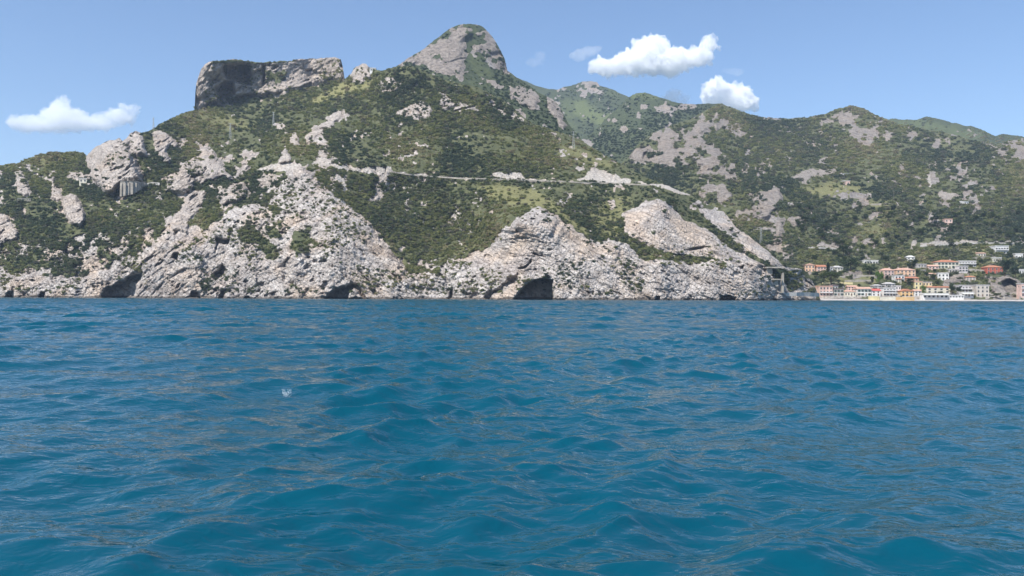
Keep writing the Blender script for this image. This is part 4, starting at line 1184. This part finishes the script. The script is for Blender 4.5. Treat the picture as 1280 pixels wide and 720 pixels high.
H('house', 1222, 1232.4, 315.4, 320.6, 1, 3, 'cream', 'gable', 'pale', 'low cream house on the terraces between hill road and modern house', rz=5)
# lone houses on the slopes
H('hut', 1053, 1061, 215.8, 219.8, 1, 2, 'white', 'shed', 'whiteslab', 'white roofed hut, upper of two lone buildings on the terraced slope', 'hut', door=False)
H('house', 1053.4, 1062, 225.6, 231, 1, 2, 'pink', 'flat', 'slab', 'pinkish white house, lower of two lone buildings on the terraced slope', door=False)
H('house', 1203.8, 1211.5, 250.6, 256, 1, 2, 'white', 'shed', 'whiteslab', 'lone white house under the pale rock slide', rz=18, door=False)
H('house', 1181, 1190, 273.4, 281, 2, 2, 'pink', 'flat', 'pale', 'lone pink house in the scrub above the hill road', rz=-6)
H('hut', 1101, 1105.6, 279.6, 282.4, 1, 1, 'white', 'shed', 'whiteslab', 'tiny white hut beside the pale meadow on the hillside', 'hut', door=False)
H('house', 461, 468.4, 84.8, 88.6, 1, 2, 'white', 'flat', 'whiteslab', 'lone white house on the saddle behind the rocky knob', layer=HEAD, door=False, fwd=3)
H('hut', 98.5, 108, 222.6, 227.6, 1, 2, 'cream', 'flat', 'slab', 'cream hut at the foot of the tall cliff tower', 'hut', layer=HEAD, door=False, fwd=8)


def wall_run(name, pts, hpx, mat, label, cat='wall', fwd=1.0, thick=0.6, layer=None, below=1.5, n=24, buttress=0, floor=None, layer_fwd=None):
    """masonry wall standing on the slope along a line; floor = lower edge line"""
    layer = layer or VIL
    Pn = np.array(pts, float)
    tt = np.linspace(0, 1, n)
    L = np.concatenate([[0], np.cumsum(np.hypot(*np.diff(Pn, axis=0).T))])
    xs = np.interp(tt * L[-1], L, Pn[:, 0])
    ys = np.interp(tt * L[-1], L, Pn[:, 1])
    ds = np.array([layer.at(x, float(U(x, y))) for x, y in zip(xs, ys)])
    k = 5
    ds = np.array([ds[max(0, i - k):i + k + 1].min() * 0.5 + ds[max(0, i - k):i + k + 1].mean() * 0.5 for i in range(n)]) - fwd
    V, Fc = [], []
    tops = []
    for x, y, d in zip(xs, ys, ds):
        b = W(x, float(U(x, y)), d)
        if floor is not None:
            zb = W(x, float(U(x, np.interp(x, *zip(*floor)))), d)[2]
        else:
            zb = b[2] - below
        zt = b[2] + hpx * d / F
        tops.append((b[0], b[1], zb, zt))
        V += [(b[0], b[1], zb), (b[0], b[1], zt), (b[0], b[1] + thick, zt), (b[0], b[1] + thick, zb)]
    for i in range(n - 1):
        a, c = 4 * i, 4 * i + 4
        for q in range(4):
            r = (q + 1) % 4
            Fc.append([a + q, c + q, c + r, a + r])
    Fc += [[0, 1, 2, 3], [4 * n - 1, 4 * n - 2, 4 * n - 3, 4 * n - 4]]
    me = bpy.data.meshes.new(name)
    me.from_pydata(V, [], Fc)
    me.materials.append(mat)
    if buttress:
        root = tag(empty(name, (0, 0, 0)), label, cat)
        link('wall', me, root)
        for q in range(buttress):
            i = int((q + 0.5) / buttress * (n - 1))
            x, y, zb, zt = tops[i]
            MB().solid([(x - .8, y - 1.1, zb), (x + .8, y - 1.1, zb), (x + .8, y - .01, zb), (x - .8, y - .01, zb), (x - .8, y - .6, zt - 1.2), (x + .8, y - .6, zt - 1.2), (x + .8, y - .01, zt - 1.2), (x - .8, y - .01, zt - 1.2)],
                       [(0, 3, 2, 1), (4, 5, 6, 7), (0, 1, 5, 4), (1, 2, 6, 5), (2, 3, 7, 6), (3, 0, 4, 7)]).build('buttress', mat, root)
        cap = MB()
        for i in range(n - 1):
            x, y, zb, zt = tops[i]
            x2, y2, _, zt2 = tops[i + 1]
            cap.solid([(x, y - .35, zt + .003), (x2, y2 - .35, zt2 + .003), (x2, y2 + thick + .2, zt2 + .003), (x, y + thick + .2, zt + .003),
                       (x, y - .35, zt + .4), (x2, y2 - .35, zt2 + .4), (x2, y2 + thick + .2, zt2 + .4), (x, y + thick + .2, zt + .4)], [(0, 3, 2, 1), (4, 5, 6, 7), (0, 1, 5, 4), (2, 3, 7, 6)])
        cap.build('coping', mat, root)
        return root
    return tag(link(name, me), label, cat)


def road(layer, pts, name='road', width=6.0, n=70):
    Pn = np.array(pts, float)
    xs = np.linspace(Pn[0, 0], Pn[-1, 0], n)
    ys = np.interp(xs, Pn[:, 0], Pn[:, 1])
    ds = np.array([layer.at(x, float(U(x, y))) for x, y in zip(xs, ys)])
    ds = np.array([ds[max(0, i - 4):i + 5].mean() for i in range(n)])
    V, Fc = [], []
    for x, y, d in zip(xs, ys, ds):
        X0, Y0, Z0 = W(x, float(U(x, y)), d - 1.5)
        V += [(X0, Y0, Z0), (X0, Y0 + width, Z0 + 0.15)]
    for i in range(n - 1):
        Fc.append([2 * i, 2 * i + 2, 2 * i + 3, 2 * i + 1])
    me = bpy.data.meshes.new(name)
    me.from_pydata(V, [], Fc)
    me.materials.append(M_road)
    return tag(link(name, me), kind='structure')


t = NT('asphalt')
t.bsdf(t.ramp(t.noise(t.pos(0.5), 1, 5), [(0.3, (0.10, 0.095, 0.09)), (0.7, (0.16, 0.15, 0.14))]), 0.9, 0.2)
M_road = t.m
R1 = [(488, 214.5), (510, 218), (542, 220.8), (575, 223), (611, 223.8), (655, 225.6), (694, 226.6), (722, 228), (775, 229.5), (812, 231.5)]
road(HEAD, R1)
wall_run('road_parapet', R1, 0.9, M_stone, 'long pale parapet of the coast road crossing the green headland', 'parapet', fwd=2.2, below=0.6, n=80, layer=HEAD)
R2 = [(1150, 307.6), (1200, 304.5), (1240, 304), (1300, 305.5)]
road(VIL, R2)
wall_run('road_parapet', R2, 1.0, M_conc, 'pale wall of the hill road above the village', 'parapet', fwd=3.0, below=0.7, n=50)
wall_run('road_parapet', [(1008, 310.5), (1026, 310), (1046, 312)], 1.3, M_conc, 'short pale road wall under the bare quarry patch', 'parapet', fwd=3.0, below=0.6, n=20)
wall_run('viaduct', [(150, 228), (160, 227.5), (170, 228), (181, 229)], 0.9, M_stone, 'tall buttressed road viaduct at the foot of the cliff tower', 'viaduct', fwd=6, thick=8, n=28, layer=HEAD, buttress=7,
         floor=[(150, 246), (155, 245), (165, 243), (172, 239), (181, 232)])
wall_run('road_wall', [(181, 230.5), (190, 228.6), (199, 229.6)], 1.2, M_conc, 'short pale road wall beside the buttressed viaduct', 'wall', fwd=3, layer=HEAD, n=14)
wall_run('terrace_wall', [(1050, 346), (1068, 345), (1094, 345.5)], 1.6, M_stone, 'upper stone terrace wall beside the bright green tree', 'wall', fwd=1.5, n=16)
wall_run('terrace_wall', [(1056, 352), (1074, 351), (1093, 352)], 1.8, M_stone, 'lower stone terrace wall behind the pink roofed house', 'wall', fwd=1.5, n=16)
wall_run('terrace_wall', [(1028, 354.4), (1046, 353.8), (1066, 354.6)], 1.6, WALLS['yellow'], 'long pale yellow wall behind the umbrella pine', 'wall', fwd=1.5, n=16)
wall_run('terrace_wall', [(1202, 338.5), (1216, 337), (1232, 339)], 1.2, M_stone, 'stone terrace wall on the grass between modern house and red villa', 'wall', fwd=1.5, n=14)
wall_run('terrace_wall', [(1208, 325), (1222, 322), (1238, 322)], 1.4, M_stone, 'grey terrace wall on the slope behind the modern house', 'wall', fwd=1.5, n=14)
wall_run('terrace_wall', [(1088, 256), (1106, 255), (1126, 256)], 1.2, M_stone, 'lone terrace wall across the pale meadow on the hillside', 'wall', fwd=1.5, n=14)
wall_run('sea_wall', [(1087, 374.2), (1093, 374.2), (1099.4, 374.3)], 4.0, WALLS['yellow'], 'bright yellow sea wall below the red roofed house', 'sea wall', fwd=12, thick=2.5, n=8)
wall_run('sea_wall', [(1099.8, 374.3), (1110, 374.3), (1119.8, 374.4)], 3.0, WALLS['cream'], 'cream sea wall below the white house with balconies', 'sea wall', fwd=12, thick=2.5, n=8)
wall_run('sea_wall', [(1120.2, 374.4), (1131, 374.4), (1143, 374.5)], 3.2, WALLS['apricot'], 'orange sea wall below the apricot gabled house', 'sea wall', fwd=12, thick=2.5, n=8)
wall_run('quay_wall', [(982, 367), (1002, 366.6), (1024, 367.6)], 1.4, M_conc, 'pale quay wall joining the rocky point to the beach', 'quay', fwd=4, below=2, n=16, layer=HEAD)
# arcaded balustrade of the road on the left slope
pa, pb = HEAD.point(21, 250.4, 4), HEAD.point(38.5, 249.6, 4)
root = tag(empty('road_balustrade', pa), 'small open balustrade below the split rock on the scrubby slope', 'balustrade')
L = pb - pa
ln, az = math.hypot(L.x, L.y), math.atan2(L.y, L.x)
root.rotation_euler.z = az
MB().box(0, ln, -0.4, 0.4, -1.5, 0.2).build('plinth', M_stone, root)
MB().box(0, ln, -0.35, 0.35, 1.45, 1.8).build('handrail', M_conc, root)
for k in range(8):
    cx = ln * (k + 0.5) / 8
    MB().box(cx - 0.22, cx + 0.22, -0.25, 0.25, 0.203, 1.447).build('post', M_conc, root)

# concrete shelter on the point
p0 = HEAD.point(968, 351, 1)
s = p0.y / F
root = tag(empty('cliff_shelter', p0), 'ruined concrete shelter with slab roof and one tall pillar on the point', 'shelter')


def bxp(nm, x0, x1, y0, y1, d0, d1, mat):
    MB().box((x0 - 968) * s, (x1 - 968) * s, d0, d1, (351 - y1) * s, (351 - y0) * s).build(nm, mat, root)


bxp('roof_slab', 957.5, 977, 333.6, 335.2, -1.5, 8, M_stone)
bxp('wall', 959, 966, 335.3, 343, 1, 7, M_stone)
bxp('lower_wall', 961, 973.5, 350, 358, 1, 7, M_stone)
bxp('floor_slab', 960, 974, 348.6, 349.9, -1.2, 7, M_stone)
bxp('pillar', 977.6, 980.2, 341, 366, 0.5, 3, M_stone)
bxp('beam', 974.1, 977.3, 348.7, 349.8, -2, 0, M_stone)


def pylon(x, yt, yb, label, layer, lattice=False):
    p = layer.point(x, yb, 1)
    h = (yb - yt) * p.y / F
    root = tag(empty('power_pylon' if lattice else 'utility_pole', p), label, 'pylon' if lattice else 'pole')
    m = MB()
    if lattice:
        b = h * 0.075
        for sx in (-1, 1):
            for sy in (-1, 1):
                m.tube((sx * b, sy * b, -1), (sx * b * 0.15, sy * b * 0.15, h), 0.10, 0.07, 4)
        nz = 7
        for q in range(nz):
            z0, z1 = h * q / nz, h * (q + 1) / nz
            w0, w1 = b * (1 - 0.85 * q / nz), b * (1 - 0.85 * (q + 1) / nz)
            for sy in (-1, 1):
                m.tube((-w0, sy * w0, z0), (w1, sy * w1, z1), 0.045, 0.045, 4)
                m.tube((w0, sy * w0, z0), (-w1, sy * w1, z1), 0.07, 0.07, 4)
    else:
        m.tube((0, 0, -1), (0, 0, h), 0.22, 0.14, 8)
    m.build('mast', M_steel if lattice else M_wood, root)
    for z in ((0.97, 0.82) if lattice else (0.95,)):
        MB().box(-h * 0.13, h * 0.13, -0.1, 0.1, h * z - 0.1, h * z + 0.1).build('crossarm', M_steel if lattice else M_wood, root)
    return root


pylon(191, 147, 161, 'thin power pylon on the skyline behind the cliff tower', HEAD, True)
pylon(287, 154, 174, 'power pylon standing on the slope under the table rock', HEAD, True)
pylon(341, 140, 156, 'short power pylon above the line of rock spikes', HEAD, True)
pylon(716, 164, 187, 'tall power pylon on the green shoulder against the far valley', HEAD, True)
pylon(951, 284, 304, 'power pylon behind the slanting pale slab', VIL, True)
pylon(990, 312, 323, 'wooden pole above the bare rocky point', VIL)
pylon(1116.6, 239, 254, 'wooden pole beside the terraced meadow high on the slope', VIL)
pylon(1212.8, 249, 260, 'wooden pole next to the lone white house under the rock slide', VIL)
pylon(1103.6, 331, 340, 'wooden pole next to the three storey pink house', VIL)

# ------------------------------------------------------------------ trees one can tell apart
M_leaf = leaf_mat('tree_leaves', [(0.0, (0.030, 0.050, 0.022)), (0.5, (0.046, 0.068, 0.028)), (1.0, (0.066, 0.085, 0.034))], False)
M_leafb = leaf_mat('bright_leaves', [(0.0, (0.085, 0.15, 0.03)), (1.0, (0.12, 0.20, 0.04))], False)
M_leafd = leaf_mat('dark_leaves', [(0.0, (0.016, 0.030, 0.015)), (1.0, (0.026, 0.042, 0.020))], False)


def broad_clumps(seed, n=13):
    g = random.Random(seed)
    cl = [(0, 0, 0.62, 0.26)]
    for k in range(n):
        a, q = g.uniform(0, 6.28), g.uniform(0.12, 0.36)
        cl.append((q * math.cos(a), q * math.sin(a), g.uniform(0.36, 0.86), g.uniform(0.10, 0.2)))
    return cl


def trunk_mesh(top, seed, spread=0.25, r=0.035):
    g = random.Random(seed)
    m = MB().tube((0, 0, -0.08), (0.01, 0.01, top * 0.55), r * 1.25, r * 0.85, 7)
    m.tube((0.01, 0.01, top * 0.55), (0.0, 0.02, top), r * 0.85, r * 0.4, 7)
    for k in range(5):
        a = k * 1.26 + g.uniform(-.3, .3)
        m.tube((0.01, 0.01, top * g.uniform(0.5, 0.7)), (spread * math.cos(a), spread * math.sin(a), top * g.uniform(0.95, 1.15)), r * 0.5, r * 0.18, 5)
    return m


CROWNS, TRUNKS = {}, {}
for s_ in range(4):
    CROWNS['broad%d' % s_] = leaf_cloud('crown', 900, broad_clumps(200 + s_), 0.035, M_leaf, 300 + s_, 0.9)
    TRUNKS['broad%d' % s_] = trunk_mesh(0.6, s_).mesh('trunk', M_bark)
CROWNS['bright'] = leaf_cloud('crown', 1000, broad_clumps(230, 15), 0.035, M_leafb, 330, 0.95)
TRUNKS['bright'] = TRUNKS['broad0']
CROWNS['dark'] = leaf_cloud('crown', 1000, broad_clumps(231, 15), 0.035, M_leafd, 331, 0.95)
TRUNKS['dark'] = TRUNKS['broad1']
CROWNS['cypress'] = leaf_cloud('crown', 900, [(0, 0, 0.08 + 0.085 * k, 0.46 * math.sin(0.35 + 2.6 * k / 10.0) ** 0.8 + 0.05) for k in range(11)], 0.05, M_leafd, 332, 0.25)
TRUNKS['cypress'] = MB().tube((0, 0, -0.1), (0, 0, 0.8), 0.06, 0.02, 6).mesh('trunk', M_bark)
gp = random.Random(5)
CROWNS['umbrella'] = leaf_cloud('crown', 1500, [(0.40 * math.sqrt(q / 16) * math.cos(q * 2.4), 0.40 * math.sqrt(q / 16) * math.sin(q * 2.4), 0.80 - 0.12 * (q / 16) + gp.uniform(-.03, .03), 0.14) for q in range(17)], 0.028, M_leaf, 333, 0.8)
TRUNKS['umbrella'] = trunk_mesh(0.72, 9, 0.34, 0.022).mesh('trunk', M_bark)
gr_ = random.Random(44)


def tree(kind, x, yb, wpx, hpx, label, group=None, name=None, layer=None, fwd=0.3):
    layer = layer or VIL
    p = layer.point(x, yb, fwd)
    s = p.y / F
    nm = name or {'cypress': 'cypress_tree', 'umbrella': 'umbrella_pine'}.get(kind, 'broadleaf_tree')
    o = tag(empty(nm, p, gr_.uniform(0, 6.28)), label, 'tree', group)
    o.scale = (wpx * s, wpx * s, hpx * s)
    link('crown', CROWNS[kind], o)
    link('trunk', TRUNKS[kind], o)
    return o


tree('umbrella', 1039, 357, 31, 19, 'broad umbrella pine with bare trunk above the pale pink beach house', fwd=3)
tree('cypress', 1035, 341.5, 5, 15, 'narrow dark cypress between the pink and the white house')
tree('bright', 1099.5, 356.5, 15, 18, 'brightest green bushy tree above the red roofed house', fwd=2)
tree('dark', 1090, 357.5, 6, 13, 'slim dark tree beside the bright green tree')
tree('broad0', 1087, 343.5, 22, 15, 'wide green tree in front of the long low white house')
tree('dark', 1141, 336.5, 14, 13, 'dark round tree below the small lone white house')
tree('dark', 1135, 358, 16, 11, 'low dark round tree in front of the peach house with orange roof', fwd=4)
tree('bright', 1154.5, 368, 9, 12, 'small green tree in front of the lower yellow house', fwd=4)
tree('broad1', 1190, 367.5, 11, 14, 'green tree at the corner of the long cream hotel', fwd=4)
tree('broad2', 1198, 368.5, 12, 12, 'green tree in front of the pale grey apartments', fwd=3)
tree('dark', 1256, 345, 14, 21, 'big dark tree beside the red villa')
tree('dark', 1269, 348, 11, 15, 'dark tree in front of the pale house at the picture edge', fwd=2)
tree('broad3', 1166, 349, 13, 8, 'spreading tree between the yellow houses and the white block', fwd=2)
tree('broad1', 1245, 372, 15, 7, 'low bushy tree at the foot of the cliff behind the beach', fwd=3)
tree('broad0', 1063, 338.5, 22, 19, 'largest round tree above the stone terraces')
tree('dark', 1054, 320, 14, 14, 'dark tree just below the quarry patch')
tree('broad2', 970.5, 349, 8, 9, 'dark bush tree growing inside the ruined shelter', layer=HEAD, fwd=4)
tree('dark', 1188, 309, 9, 7, 'dark tree on the bank over the hill road')
for x, y, w_, h_ in ((1119, 356, 5, 5), (1127, 354, 6, 5), (1156, 352, 6, 5), (1171, 356, 7, 6), (1168, 341, 6, 5), (1186, 345, 6, 5), (1109, 349, 5, 5), (1074, 360, 5, 5), (1064, 349, 6, 5), (1049, 345, 6, 6), (1020, 346, 7, 7),
                     (1212, 344, 6, 5), (1221, 349, 7, 5), (1229, 344, 6, 5), (1226, 329, 6, 5), (1239, 320, 5, 5), (1262, 321, 7, 6), (1264, 332, 8, 7), (1200, 351, 7, 5), (1146, 343, 7, 6), (1158, 346, 7, 6), (1017, 356, 8, 7), (1136, 336, 6, 6)):
    tree(gr_.choice(['broad0', 'broad1', 'broad2', 'broad3']), x, y, w_ * 1.25, h_ * 1.2, 'small rounded garden tree between the village houses', 'small trees between the village houses', fwd=1.5)
cand = 0
for k in range(900):
    x = gr_.uniform(995, 1285)
    y = gr_.uniform(262, 333)
    if y > 322 and x > 1140:
        continue
    if y > 300 and gr_.random() < 0.3:
        continue
    if any(abs(x - a) < 8 and abs(y - b) < 5 for a, b in ((1057, 231), (1207, 256), (1186, 281), (1089, 329), (1138, 327), (1252, 317), (1247, 327), (1274, 323), (1103, 282), (1030, 310), (1012, 339), (1027, 340), (1046, 340))):
        continue
    if 301 < y < 308 and x > 1145:
        continue
    if y > 310 and x > 1190 and gr_.random() < 0.75:
        continue
    w_ = gr_.uniform(5.5, 12)
    h_ = w_ * gr_.uniform(0.75, 1.05)
    tree(gr_.choice(['broad0', 'broad1', 'broad2', 'broad3', 'dark']), x, y, w_, h_, 'green leafy tree in the woodland on the slope above the village', 'trees on the slope above the village')
    cand += 1
    if cand >= 120:
        break

# ------------------------------------------------------------------ splash on a wave crest
t = NT('water_foam')
t.bsdf((0.82, 0.86, 0.88), 0.35, 0.5)
M_foam = t.m
p = sea_point(359, 494)
m = MB()
gs = random.Random(3)
OCT = [(1, 0, 0), (-1, 0, 0), (0, 1, 0), (0, -1, 0), (0, 0, 1), (0, 0, -1)]
OF = [(0, 2, 4), (2, 1, 4), (1, 3, 4), (3, 0, 4), (2, 0, 5), (1, 2, 5), (3, 1, 5), (0, 3, 5)]
for k in range(95):
    c = gs.choice([(-0.035, 0.115), (0.045, 0.05), (-0.03, 0.05), (0.06, 0.09), (0.0, 0.02)])
    x, z = c[0] + gs.gauss(0, 0.022), max(0.0, c[1] + gs.gauss(0, 0.028))
    r = gs.uniform(0.002, 0.008)
    m.solid([(x + a * r, b * r, z + e * r) for a, b, e in OCT], OF)
mo = m.build('water_splash', M_foam)
mo.location = p
for v in mo.data.vertices:
    v.co.y += 0.0
tag(mo, 'small white splash of spray thrown up on a dark wave crest', 'splash')


# ------------------------------------------------------------------ haze
t = NT('haze_air')
pv = t.n('ShaderNodeVolumePrincipled')
pv.inputs['Color'].default_value = (0.70, 0.81, 1.0, 1)
pv.inputs['Density'].default_value = 0.80e-4
pv.inputs['Anisotropy'].default_value = 0.15
t.t.links.new(pv.outputs[0], t.out.inputs['Volume'])
HAZE_TOP = 850.0
mb = MB().box(-6500, 6500, -6500, 6500, -30, HAZE_TOP)
tag(mb.build('haze', t.m), kind='stuff')

# ------------------------------------------------------------------ clouds
def cloud_mat(name, dens, nscale, soft):
    t = NT(name)
    n = t.noise(t.pos(1), nscale, 4, 0.6)
    f = t.ramp(n, [(0.5 - soft, (0, 0, 0)), (0.5 + soft * 0.3, (1, 1, 1))])
    v = t.n('ShaderNodeVolumePrincipled')
    v.inputs['Color'].default_value = (0.999, 0.999, 0.999, 1)
    v.inputs['Anisotropy'].default_value = 0.0
    t.set(v, 'Density', t.math('MULTIPLY', f, dens))
    t.t.links.new(v.outputs[0], t.out.inputs['Volume'])
    t.m.cycles.volume_step_rate = 0.35
    return t.m


def ico(sub):
    bm = bmesh.new()
    bmesh.ops.create_icosphere(bm, subdivisions=sub, radius=1.0)
    V = np.array([v.co[:] for v in bm.verts])
    Fc = np.array([[v.index for v in f.verts] for f in bm.faces])
    bm.free()
    return V, Fc


ICO = ico(4)


def cloud(label, d, blobs, dens, puff=16, amp=0.58, seed=0, soft=0.16, nscale=0.02, vox=5.0):
    """blobs: photo pixels (x, y, rx, ry) -> ellipsoids of real size, budded with smaller puffs, fused and filled with cloud"""
    s = d / F
    g = np.random.default_rng(seed + 900)
    V, Fc, n = [], [], 0
    ell = []
    for x, y, rx, ry in blobs:
        c = np.array(W(x, float(U(x, y)), d))
        r = np.array([rx * s, 0.9 * (rx * ry) ** 0.5 * s, ry * s])
        ell.append((c, r))
        for q in range(puff):
            u = g.normal(size=3)
            u[2] = abs(u[2]) * 0.9 - 0.25
            u /= np.linalg.norm(u)
            k = g.uniform(0.18, 0.38) * min(r[0], r[2]) * 1.2
            ell.append((c + u * r * 0.86, np.array([k, k, k * 0.9])))
    ctr = np.mean([e[0] for e in ell], 0)
    for c, r in ell:
        V.append(ICO[0] * r + c - ctr)
        Fc.append(ICO[1] + n)
        n += len(ICO[0])
    me = mesh_np('cloud', np.concatenate(V), np.concatenate(Fc))
    o = link('cloud', me)
    md = o.modifiers.new('fuse', 'REMESH')
    md.mode = 'VOXEL'
    md.voxel_size = vox
    dg = bpy.context.evaluated_depsgraph_get()
    m2 = bpy.data.meshes.new_from_object(o.evaluated_get(dg))
    o.modifiers.clear()
    o.data = m2
    bpy.data.meshes.remove(me)
    nv = len(m2.vertices)
    co_ = np.empty(nv * 3, np.float32)
    m2.vertices.foreach_get('co', co_)
    co_ = co_.reshape(-1, 3)
    no = np.empty(nv * 3, np.float32)
    m2.vertices.foreach_get('normal', no)
    no = no.reshape(-1, 3)
    h = np.mean([min(r[0], r[2]) for c, r in ell[::puff + 1]])
    sc = h * 0.55
    f = fbm(co_[:, 0] / sc, co_[:, 1] / sc, co_[:, 2] / sc, seed + 3, 5)
    f = 1 - np.abs(f - 0.5) * 3.2
    f2 = fbm(co_[:, 0] / sc / 2.2, co_[:, 1] / sc / 2.2, co_[:, 2] / sc / 2.2, seed + 8, 3)
    co_ = co_ + no * (((0.62 - f) * 1.0 + (f2 - 0.5) * 1.6) * amp * h)[:, None]
    m2.vertices.foreach_set('co', co_.astype(np.float32).ravel())
    m2.update()
    zmin = co_[:, 2].min() + ctr[2]
    assert zmin > HAZE_TOP + 3, (label, zmin)
    m2.materials.clear()
    m2.materials.append(cloud_mat('cloud_vapour', dens, nscale, soft))
    o.location = ctr
    m2.name = 'cloud'
    return tag(o, label, 'cloud', 'clouds in the sky')


cloud('large bright cumulus cloud with a raised tail, above the far green mountain', 4300,
      [(762, 83, 22, 11), (788, 79, 28, 16), (811, 66, 24, 20), (838, 76, 32, 16), (868, 72, 22, 11), (887, 58, 9, 13), (815, 84, 46, 10)], 0.05, seed=1)
cloud('dense white cumulus cloud rising behind the rocky hill crest', 4500,
      [(908, 128, 33, 18), (900, 114, 20, 15), (918, 117, 20, 13), (893, 124, 17, 14), (930, 128, 12, 11)], 0.05, seed=2)
cloud('broad soft white cloud over the low left shoulder of the headland', 4600,
      [(36, 154, 28, 10), (78, 148, 30, 15), (76, 135, 12, 13), (105, 154, 40, 10), (148, 146, 20, 10), (65, 157, 46, 9), (160, 138, 12, 8)], 0.024, seed=3, soft=0.3, amp=0.55)
cloud('thin stretched wisp of cloud just left of the big cumulus', 4300,
      [(722, 70, 12, 7), (735, 64, 13, 6), (744, 60, 9, 4)], 0.007, seed=4, amp=0.6, soft=0.35)
cloud('faintest small wisp of cloud right of the domed mountain top', 4300,
      [(666, 78, 10, 6), (674, 71, 7, 7)], 0.0035, seed=5, amp=0.6, soft=0.35)
cloud('small soft cloud low over the dark rocky hill', 4400,
      [(841, 121, 13, 10), (851, 124, 11, 7)], 0.016, seed=6, amp=0.5, soft=0.35)
cloud('tiny faint cloud scrap above the dense cumulus', 4400,
      [(918, 90, 12, 5), (908, 88, 8, 3)], 0.003, seed=7, amp=0.6, soft=0.35)

# ------------------------------------------------------------------ light
SUN_EL, SUN_AZ = R(52), R(40)          # azimuth: degrees to the left of straight behind the camera
sd = Vector((-math.sin(SUN_AZ) * math.cos(SUN_EL), -math.cos(SUN_AZ) * math.cos(SUN_EL), math.sin(SUN_EL)))
lt = bpy.data.lights.new('sun', 'SUN')
lt.energy = 5.0
lt.angle = R(0.5)
lt.color = (1.0, 0.965, 0.91)
so = bpy.data.objects.new('sun', lt)
so.rotation_euler = sd.to_track_quat('Z', 'Y').to_euler()
COL.objects.link(so)
wd = bpy.data.worlds.new('World')
scene.world = wd
wd.use_nodes = True
wn = wd.node_tree
bg = wn.nodes['Background']
sky = wn.nodes.new('ShaderNodeTexSky')
sky.sky_type = 'NISHITA'
sky.sun_disc = False
sky.sun_elevation = SUN_EL
sky.sun_rotation = math.atan2(sd.x, sd.y)
sky.altitude = 0
sky.air_density = 1.0
sky.dust_density = 0.2
sky.ozone_density = 5.0
wn.links.new(sky.outputs[0], bg.inputs[0])
bg.inputs[1].default_value = 0.125

# ------------------------------------------------------------------ camera
cd = bpy.data.cameras.new('camera')
cd.sensor_width = 36
cd.lens = F / 1280 * 36
cd.shift_y = (HOR - 360) / 1280
cd.clip_start = 0.1
cd.clip_end = 30000
co = bpy.data.objects.new('camera', cd)
co.matrix_world = Matrix.Translation((0, 0, CAM_H)) @ Matrix.Rotation(R(90), 4, 'X') @ Matrix.Rotation(ROLL, 4, 'Z')
COL.objects.link(co)
scene.camera = co

vs = scene.view_settings
vs.view_transform = 'Standard'
vs.look = 'None'
vs.exposure = 0.42
vs.gamma = 1.0
vs.use_curve_mapping = False
cy = scene.cycles
cy.max_bounces = 34
cy.diffuse_bounces = 3
cy.glossy_bounces = 3
cy.transmission_bounces = 3
cy.volume_bounces = 32
cy.volume_step_rate = 1.0
cy.use_denoising = True
cy.denoiser = 'OPENIMAGEDENOISE'
cy.denoising_input_passes = 'RGB_ALBEDO_NORMAL'
cy.denoising_prefilter = 'ACCURATE'
cy.sample_clamp_indirect = 8
cy.use_adaptive_sampling = True
cy.adaptive_threshold = 0.02
